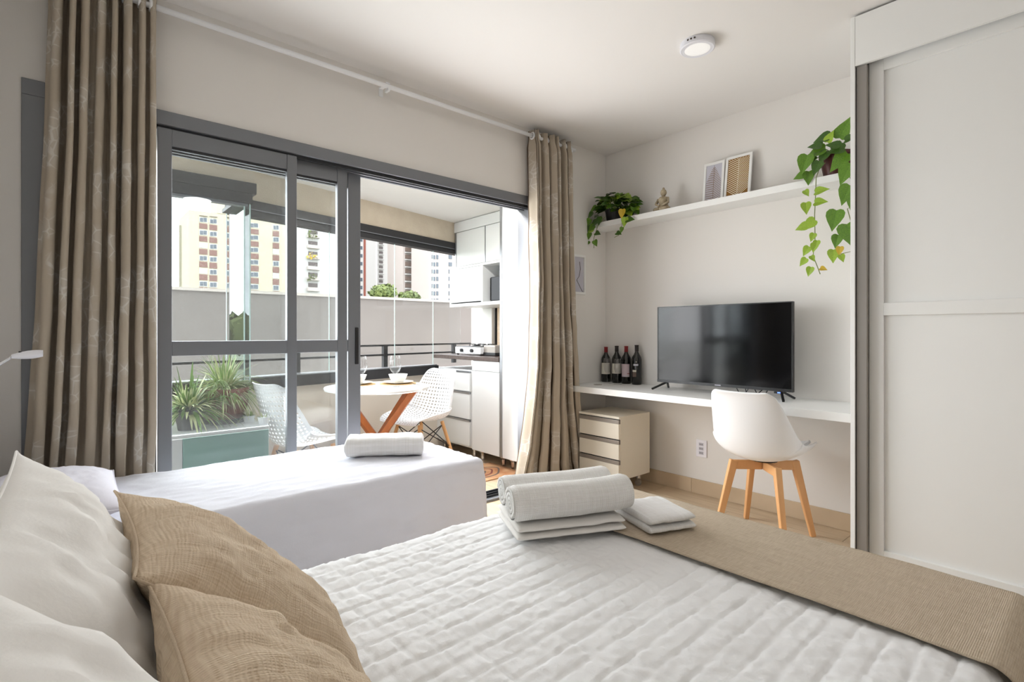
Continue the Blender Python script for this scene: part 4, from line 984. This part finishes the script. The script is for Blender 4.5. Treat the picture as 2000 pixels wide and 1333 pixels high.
MB().lathe([(.004, 0), (.004, .004)], h0 + Vector((.02, 0, .012)), 10).build('switch', 'black_plastic', rl)

# ================================================================== CURTAINS
RODY, RODZ = 2.655, 2.515
rd = thing('curtain_rod', 'white metal curtain rod above the balcony door', 'curtain rod', (1.35, RODY, RODZ))
MB().tube([(XH + .03, RODY, RODZ), (2.93, RODY, RODZ)], .0125, 14).build('rod', 'white_plastic', rd, smooth=True)
for xx in (pY(757, 165, RODY).x, XH + .08, 2.88):
    MB().box((xx - .012, RODY - .006, RODZ + .013), (xx + .012, YW - .001, RODZ + .02)).box((xx - .012, YW - .006, RODZ - .03), (xx + .012, YW - .0005, RODZ + .0125)).box((xx - .006, RODY - .02, RODZ - .03), (xx + .006, RODY + .02, RODZ - .0128)).build('bracket', 'white_plastic', rd)
def curtain(label, left, right, z0, z1, folds, amp, seed, group, ylim, ov=.32, phase=0):
    """left/right: functions z -> X; deep rounded folds hanging from the rod"""
    t = thing('curtain', label, 'curtain', ((left(1) + right(1)) / 2, RODY, z0), 0, group)
    nu, nv = folds * 24, 46
    fw = [1 + .35 * math.sin(seed + k * 2.3) for k in range(folds + 1)]; cum = [0]
    for k in range(folds): cum.append(cum[-1] + fw[k])
    def warp(u):
        f = u * folds; k = min(int(f), folds - 1); return (cum[k] + (cum[k + 1] - cum[k]) * (f - k)) / cum[-1]
    def fn(u, v, off=0):
        z = z0 + (z1 - z0) * v; a, b = left(z), right(z); w = (b - a) / folds
        ph = 2 * PI * folds * u + phase + .35 * fbm(u * 3, z * .7, seed) * (1 - v)
        kf = u * folds
        am = amp * (.8 + .3 * math.sin(seed * 3 + int(kf) * 1.7)) * (1 + .25 * fbm(u * 5, z * 1.1, seed + 7) * (1.2 - v)) * (.72 if v > .96 else 1)
        x = a + (b - a) * warp(u) + ov * w * math.sin(2 * ph) * .5 * (1 - .3 * v) + .012 * fbm(u * 4, z * 1.4, seed + 3) * (1.1 - v)
        y = RODY + am * math.cos(ph) + .010 * fbm(u * 9, z * 2.5, seed + 11) * (1.1 - v)
        wr = .0035 * fbm(u * 30, z * 9, seed + 5)
        y = min(y + wr, ylim(z)) + off
        if x < 1.6: lo = 2.664 - .09 * min(1, max(0, (z - .57) / .35)); y = max(y, lo + off + .3 * max(0, y - 2.6))
        return Vector((x, y, z)), (u * folds * .17, z)
    MB().grid(lambda u, v: fn(u, v), nu, nv).build('fabric', 'curtain_jacquard', t, smooth=True, fix=False, solid=.0016)
    MB().grid(lambda u, v: fn(u, v, .006), nu, nv).build('lining', 'curtain_lining', t, smooth=True, fix=False)
    for k in range(folds):
        u = (k + .25) / folds; p, _ = fn(u, (RODZ - z0) / (z1 - z0)); 
        MB().grid(lambda a, b: (Vector((p.x + .006 * math.cos(b * 2 * PI), RODY + (.021 + .006 * math.sin(b * 2 * PI)) * math.cos(a * 2 * PI), RODZ + (.021 + .006 * math.sin(b * 2 * PI)) * math.sin(a * 2 * PI))), (0, 0)), 20, 8, True).build('eyelet_ring', 'white_plastic', t, smooth=True)
    return t
def lp(pts):
    def f(z):
        for (za, xa), (zb, xb) in zip(pts, pts[1:]):
            if z >= zb: return xa + (xb - xa) * min(1, max(0, (za - z) / (za - zb)))
        return pts[-1][1]
    return f
xl = lambda px: pY(px, 600, RODY).x
curtain('beige jacquard curtain gathered at the left of the balcony door', lp([(2.6, xl(97)), (1.9, xl(84)), (1.2, xl(66)), (.56, xl(44)), (0, xl(36))]), lp([(2.6, xl(308)), (1.0, xl(308)), (0, xl(306))]), .015, 2.565, 8, .052, 2.0, 'balcony door curtains', lambda z: 2.72)
curtain('beige jacquard curtain gathered beside the desk wall', lp([(2.6, xl(1037)), (1.5, xl(1043)), (.9, xl(1040)), (.35, xl(1024)), (0, xl(1004))]), lp([(2.6, xl(1108)), (1.5, xl(1113)), (.6, xl(1124)), (.15, xl(1138)), (0, xl(1150))]), .012, 2.555, 6, .058, 5.0, 'balcony door curtains', lambda z: 2.722, phase=PI)

# ================================================================== BEDS
def drape(x0, x1, y0, y1, z, drop, step, r, disp, flare=.02, uvs=1.0, top_only=None):
    """cloth over a box: flat grid folded down round the edges; disp(x,y,t) moves it along its normal"""
    ax, bx, ay, by = x0 - drop + r, x1 + drop - r, y0 - drop + r, y1 + drop - r
    nx, ny = int((bx - ax) / step), int((by - ay) / step); ix0, ix1, iy0, iy1 = x0 + r, x1 - r, y0 + r, y1 - r
    def fn(u, v):
        a, b = ax + (bx - ax) * u, ay + (by - ay) * v
        qx, qy = min(max(a, ix0), ix1), min(max(b, iy0), iy1); dx, dy = a - qx, b - qy; t = math.hypot(dx, dy)
        if t < 1e-6: n_ = Vector((0, 0, 1)); p = Vector((a, b, z))
        else:
            t2 = min(t, drop); d = Vector((dx / t, dy / t, 0)); th = min(t2 / r, PI / 2)
            ext = max(0, t2 - r * PI / 2); n_ = d * math.sin(th) + Vector((0, 0, math.cos(th)))
            p = Vector((qx, qy, z)) + d * (r * math.sin(th) + flare * (ext / drop)) - Vector((0, 0, r * (1 - math.cos(th)) + ext)); t = t2
        p = p + n_ * disp(a, b, t); p.y = min(p.y, 2.657)
        return p, (a * uvs, b * uvs)
    return MB().grid(fn, nx, ny)
# ---- double bed
BZ = .505; bx0, bx1, by0, by1 = XH + .03, 1.757, .125, 1.437
bdd = thing('double_bed', 'low double bed under a white quilt', 'bed', (.8, .8, 0))
B((bx0 + .01, by0 + .03, .05), (bx1 - .04, by1 - .03, .24)).build('base', 'bed_base', bdd, bevel=.01)
B((bx0 + .01, by0 + .025, .241), (bx1 - .035, by1 - .025, BZ - .03)).build('mattress', 'mattress', bdd, bevel=.04, seg=4)
for xx in (bx0 + .1, bx1 - .12):
    for yy in (by0 + .1, by1 - .1): MB().lathe([(.025, 0), (.03, .05)], (xx, yy, 0), 12).build('leg', 'black_plastic', bdd)
QS = .0535
def quilt(a, b, t):
    rot = R(-1.5); aa = a * math.cos(rot) - b * math.sin(rot); bb_ = a * math.sin(rot) + b * math.cos(rot)
    fx = abs((bb_ / QS) % 1 - .5) * 2; fy = abs((aa / QS) % 1 - .5) * 2          # 1 on a stitch line
    xl_ = math.exp(-((1 - fx) / .12) ** 2); cross = .35 + .65 * max(0, min(1, (1.0 - a) / .5))
    yl_ = math.exp(-((1 - fy) / .12) ** 2) * cross
    puff = .0014 * (1 - max(fx ** 3, fy ** 3 * cross))
    wr = .0028 * fbm(aa * 26, bb_ * 17, 3.1, 4) + .0022 * fbm(aa * 64, bb_ * 46, 9.1, 3) + .005 * fbm(aa * 4, bb_ * 4, 1.7, 2)
    sm = 1 if not (a > 1.12 and b > .75) else max(.25, 1 - (a - 1.12) * 6)
    return (puff - .0027 * max(xl_, yl_)) * (.4 + .6 * sm) + wr * sm
q = drape(bx0 + .0, bx1, by0, by1, BZ - .004, .43, .0062, .045, quilt, .012).build('quilt', 'quilt_white', org=(.8, .8, BZ), smooth=True, fix=False)
tag(q, 'white quilted bedspread covering the double bed', 'bedspread')
# ---- runner across the foot of the double bed
def run_fn(u, v):
    L0, drop, r = by0 - .022, .30, .05
    tot = (by1 + .016 - L0) + 2 * drop; s = u * tot - drop; x = 1.305 + v * .405 + .006 * fbm(u * 5, v * 2, 4)
    if v > .5: x += .02 * max(0, (.25 - (s)) * .6) * -1 if s < .25 else 0
    wr = .0022 * fbm(s * 6, v * 3, 8, 3) + .0016 * fbm(s * 3, v * 22, 2, 2)
    y0_, y1_ = L0, by1 + .016; zt = BZ + .0098
    if s < r: # near side
        e = r - s; th = min(e / r, PI / 2); ext = max(0, e - r * PI / 2)
        p = Vector((x, y0_ + r - r * math.sin(th) - .02 * ext, zt - r * (1 - math.cos(th)) - ext))
    elif s > (y1_ - y0_) - r:
        e = s - ((y1_ - y0_) - r); th = min(e / r, PI / 2); ext = max(0, e - r * PI / 2)
        p = Vector((x, y1_ - r + r * math.sin(th) + .02 * ext, zt - r * (1 - math.cos(th)) - ext))
    else: p = Vector((x, y0_ + s, zt + wr))
    return p, (s, v * .405)
rn = MB().grid(run_fn, 240, 40).build('bed_runner', 'runner_beige', org=(1.5, .8, BZ), smooth=True, fix=False, solid=.003)
tag(rn, 'beige woven runner laid across the foot of the double bed', 'bed runner')

# ---- single bed
SZB = .553; sx0, sx1, sy0, sy1 = XH + .05, 1.50, 1.905, 2.645
sb_ = thing('single_bed', 'low single bed under a white sheet beside the balcony door', 'bed', (.65, 2.28, 0))
B((sx0 + .01, sy0 + .04, .05), (sx1 - .05, sy1 - .03, .28)).build('base', 'bed_base', sb_, bevel=.01)
B((sx0 + .01, sy0 + .03, .281), (sx1 - .04, sy1 - .025, SZB - .012)).build('mattress', 'mattress', sb_, bevel=.03, seg=3)
for xx in (sx0 + .1, sx1 - .14):
    for yy in (sy0 + .1, sy1 - .1): MB().lathe([(.025, 0), (.03, .05)], (xx, yy, 0), 12).build('leg', 'black_plastic', sb_)
def sheet(a, b, t):
    w = .0042 * fbm(a * 8, b * 30, 2.2, 4) + .005 * fbm(a * 3.2, b * 3, 5.5, 2)
    if t > .06: w += .006 * fbm(a * 5, b * 5, 1, 2) + .004 * math.sin(a * 17 + b * 13) * min(1, t * 2)
    if a < .35 and t < .05: w += .006 * max(0, 1 - abs(a - .22 - .03 * math.sin(b * 30)) / .03) * (.5 + .5 * fbm(b * 9, 3, 1, 2))
    sag = 0
    e = max(0, a - 1.2) * max(0, 2.25 - b)
    return w - .05 * e
def sheet_d():
    return drape(sx0, sx1, sy0, sy1, SZB, .50, .0115, .035, sheet, .05)
so = sheet_d().build('bed_sheet', 'sheet_white', org=(.65, 2.28, SZB), smooth=True, fix=False); tag(so, 'white sheet draped over the single bed to the floor', 'bed sheet')

# ------------------------------------------------------------------ pillows
def pillow(name, label, cat, c, eu, ev, w, h, t, m, seed, wr=.010, pinch=.09, N=46, group=None, ears=1.0, flange=0, sag=.0):
    c, eu, ev = Vector(c), Vector(eu).normalized(), Vector(ev).normalized(); ev = (ev - eu * ev.dot(eu)).normalized(); en = eu.cross(ev)
    def pos(u, v, side):
        au, av = abs(u), abs(v)
        x = w / 2 * u * (1 - pinch * (1 - v * v) * au ** 2); y = h / 2 * v * (1 - pinch * (1 - u * u) * av ** 2)
        f = max(0, (1 - au ** 2.6)) ** .62 * max(0, (1 - av ** 2.6)) ** .62
        k = t / 2 * f
        cr = fbm(u * 2.2 + seed, v * 2.2, side, 3); edge = (max(au, av)) ** 2
        rad = math.atan2(v, u); k += wr * f * cr + wr * .35 * edge * (1 - edge ** 4) * math.sin(rad * 11 + 4 * fbm(u, v, seed)) * (1 if f > .05 else 0)
        k += wr * .55 * f * fbm(u * 11 + seed, v * 2.6, side + 4, 3) + wr * .3 * f * fbm(u * 26 + seed, v * 7, side + 9, 2)
        bend = -sag * (u * u) * 1.0
        return c + eu * x + ev * (y + bend) + en * k * side, (x, y)
    mb = MB()
    mb.grid(lambda a, b: pos(a * 2 - 1, b * 2 - 1, 1), N, N); mb.grid(lambda a, b: pos(1 - a * 2, b * 2 - 1, -1), N, N)
    ob = mb.build(name, m, org=c - Vector((0, 0, h / 2 * ev.z)), smooth=True, fix=False); 
    bm = bmesh.new(); bm.from_mesh(ob.data); bmesh.ops.remove_doubles(bm, verts=bm.verts, dist=.0004); bmesh.ops.recalc_face_normals(bm, faces=bm.faces); bm.to_mesh(ob.data); bm.free()
    sm = MB(); pts = []
    K = 40
    for k in range(4 * K + 1):
        s = k / K; i = int(s) % 4; f = s - int(s)
        u, v = [(-1 + 2 * f, -1), (1, -1 + 2 * f), (1 - 2 * f, 1), (-1, 1 - 2 * f)][i]
        pts.append(pos(u, v, 1)[0])
    sm.tube(pts, .0022, 6).build('seam', m, ob, smooth=True, fix=False)
    return tag(ob, label, cat, group)
pillow('bed_pillow', 'white pillow standing against the wall, far side of the double bed', 'pillow', (.042, .99, .712), (.03, 1, 0), (-.5, 0, .86), .68, .46, .15, 'pillow_white', 1, .016, .06, group='white pillows')
pillow('bed_pillow', 'white pillow standing against the wall, nearest the camera', 'pillow', (.040, .335, .725), (.0, 1, 0), (-.5, 0, .86), .66, .46, .18, 'pillow_white', 5, .016, .06, group='white pillows')
pillow('throw_cushion', 'brown linen cushion leaning on the white pillows, far one', 'cushion', (.240, 1.035, .672), (.02, 1, .0), (-.74, 0, .67), .47, .45, .15, 'linen_brown', 3, .011, .10, group='brown cushions')
pillow('throw_cushion', 'brown linen cushion leaning on the white pillows, nearest the camera', 'cushion', (.215, .615, .662), (.02, 1, 0), (-.68, 0, .73), .42, .40, .145, 'linen_brown', 9, .011, .10, group='brown cushions')
pillow('bed_pillow', 'white pillow lying at the head of the single bed', 'pillow', (-.02, 2.2, SZB + .065), (0, 1, 0), (-1, 0, .05), .58, .34, .13, 'pillow_lilac', 12, .006, .05)

# ------------------------------------------------------------------ towels
def roll(label, c, d, L, r, seed, sq=.92):
    c, d = Vector(c), Vector(d).normalized(); s = Vector((-d.y, d.x, 0))
    def ring(u, v):
        a = u * 2 * PI; f = abs(2 * v - 1); rr = r * (1 - .10 * max(0, f - .93) / .07) * (1 + .03 * fbm(v * 5, u * 2, seed, 2)) 
        cz = math.sin(a); return c + d * (v - .5) * L + s * rr * math.cos(a) * 1.06 + Vector((0, 0, rr * sq * cz * (1 if cz > -.8 else .95))) + Vector((0, 0, .010 * (v - .5) ** 2 * 4 * (v > .5))), (u * .36, v * L)
    mb = MB().grid(ring, 64, 80, True)
    t = mb.build('rolled_towel', 'towel_waffle', org=c - Vector((0, 0, r)), smooth=True, fix=False)
    for e in (-1, 1):
        sp_ = MB(); n = 90
        def spiral(u, v, e=e):
            th = u * 2 * PI * 3.4; rr = r * .96 * (1 - u * .9); rr2 = rr - (r * .15 if v > .5 else 0)
            k = [0, 1, 1, 0][int(v * 3 + .5)]; rr3 = rr - (0, 0, .012, .012)[int(v * 3 + .5)]
            return c + d * e * (L / 2 - .004 + .007 * k) + s * max(rr3, 0) * math.cos(th) * 1.05 + Vector((0, 0, max(rr3, 0) * sq * math.sin(th))), (0, 0)
        sp_.grid(spiral, n, 3).build('rolled_end', 'towel_white', t, smooth=True, fix=False)
        MB().lathe([(0, 0), (r * .93, 0)], (0, 0, 0), 32).build('end_face', 'towel_white', t).matrix_local = Matrix.Translation(c + d * e * (L / 2 - .006) - ORG[t]) @ d.to_track_quat('Z', 'Y').to_matrix().to_4x4()
    return tag(t, label, 'towel', 'towels on the double bed')
def folded(name, label, c, d, L, Wd, th, layers, seed, group=None, m='towel_terry', round_=1.0, tw=0):
    """flat folded cloth: layers stacked slabs with rounded folded front edge, each a part"""
    c, d = Vector(c), Vector(d).normalized(); s = Vector((-d.y, d.x, 0)); t = thing(name, label, 'towel', c, 0, group); lt = th / layers
    for k in range(layers):
        z0 = k * lt
        def fn(u, v, k=k, z0=z0):
            a = u * 2 * PI; ca, sa = math.cos(a), math.sin(a); e = 2.6 if k % 1 == 0 else 4
            x = math.copysign(abs(ca) ** (2 / 5), ca) * Wd / 2 * (1 - .02 * k); zz = math.copysign(abs(sa) ** (2 / 2.4), sa) * lt / 2
            f = abs(2 * v - 1); endk = (1 - .5 * max(0, f - .95) / .05)
            q = (v - .5) * L
            return c + d * q * (1 - .012 * k) + s * (x + .004 * fbm(v * 4, k, seed, 2)) + Vector((0, 0, z0 + lt / 2 + zz * endk * (1 + .12 * fbm(v * 6, u * 2, seed + k, 2)) + .004 * max(0, fbm(v * 3, x * 8, seed, 2)) * k)), (x + z0 * 3, q)
        mb = MB().grid(fn, 60, 90, True)
        n_ = 60; mb.f.append(tuple(range(n_ - 1, -1, -1))); mb.f.append(tuple(90 * n_ + i for i in range(n_)))
        mb.build('fold', m, t, smooth=True, fix=False)
    return t
e1 = Vector((.904, -.428, 0)); e2 = Vector((.428, .904, 0))
fr_ = (pZ(1010, 1068, BZ + .004) + pZ(1222, 1042, BZ + .004)) / 2; ftc = Vector((fr_.x, fr_.y, BZ + .0125)) + e2 * .12
folded('folded_towel', 'cream folded towel lying under the two rolled towels', ftc, e1, .35, .25, .044, 2, 1, 'towels on the double bed', 'pillow_white')
zr = BZ + .0125 + .046
roll('white waffle towel roll in front, on the cream folded towel', ftc - e2 * .066 + Vector((.0, 0, zr - ftc.z + .052)) + e1 * .012, e1, .385, .058, 2)
roll('white waffle towel roll behind, partly hidden by the front roll', ftc + e2 * .066 + Vector((.0, 0, zr - ftc.z + .050)) + e1 * .012, e1, .37, .055, 7)
hc = (pZ(1268, 1050, BZ + .012) + pZ(1356, 1038, BZ + .012)) / 2; hc = Vector((hc.x, hc.y, BZ + .0145)) + e2 * .105
folded('hand_towel', 'white folded hand towel lying on the runner beside the towel rolls', hc, (.93, -.36, 0), .165, .21, .05, 2, 5, 'towels on the double bed')
tc_ = (pZ(672, 898, SZB + .004) + pZ(827, 892, SZB + .004)) / 2; sd = (pZ(827, 892, SZB) - pZ(672, 898, SZB)).normalized(); sn = Vector((-sd.y, sd.x, 0))
folded('folded_towel', 'white thick folded towel alone on the single bed', Vector((tc_.x, tc_.y, SZB + .006)) + sn * .085, sd, (pZ(827, 892, SZB) - pZ(672, 898, SZB)).length, .17, .088, 1, 4)
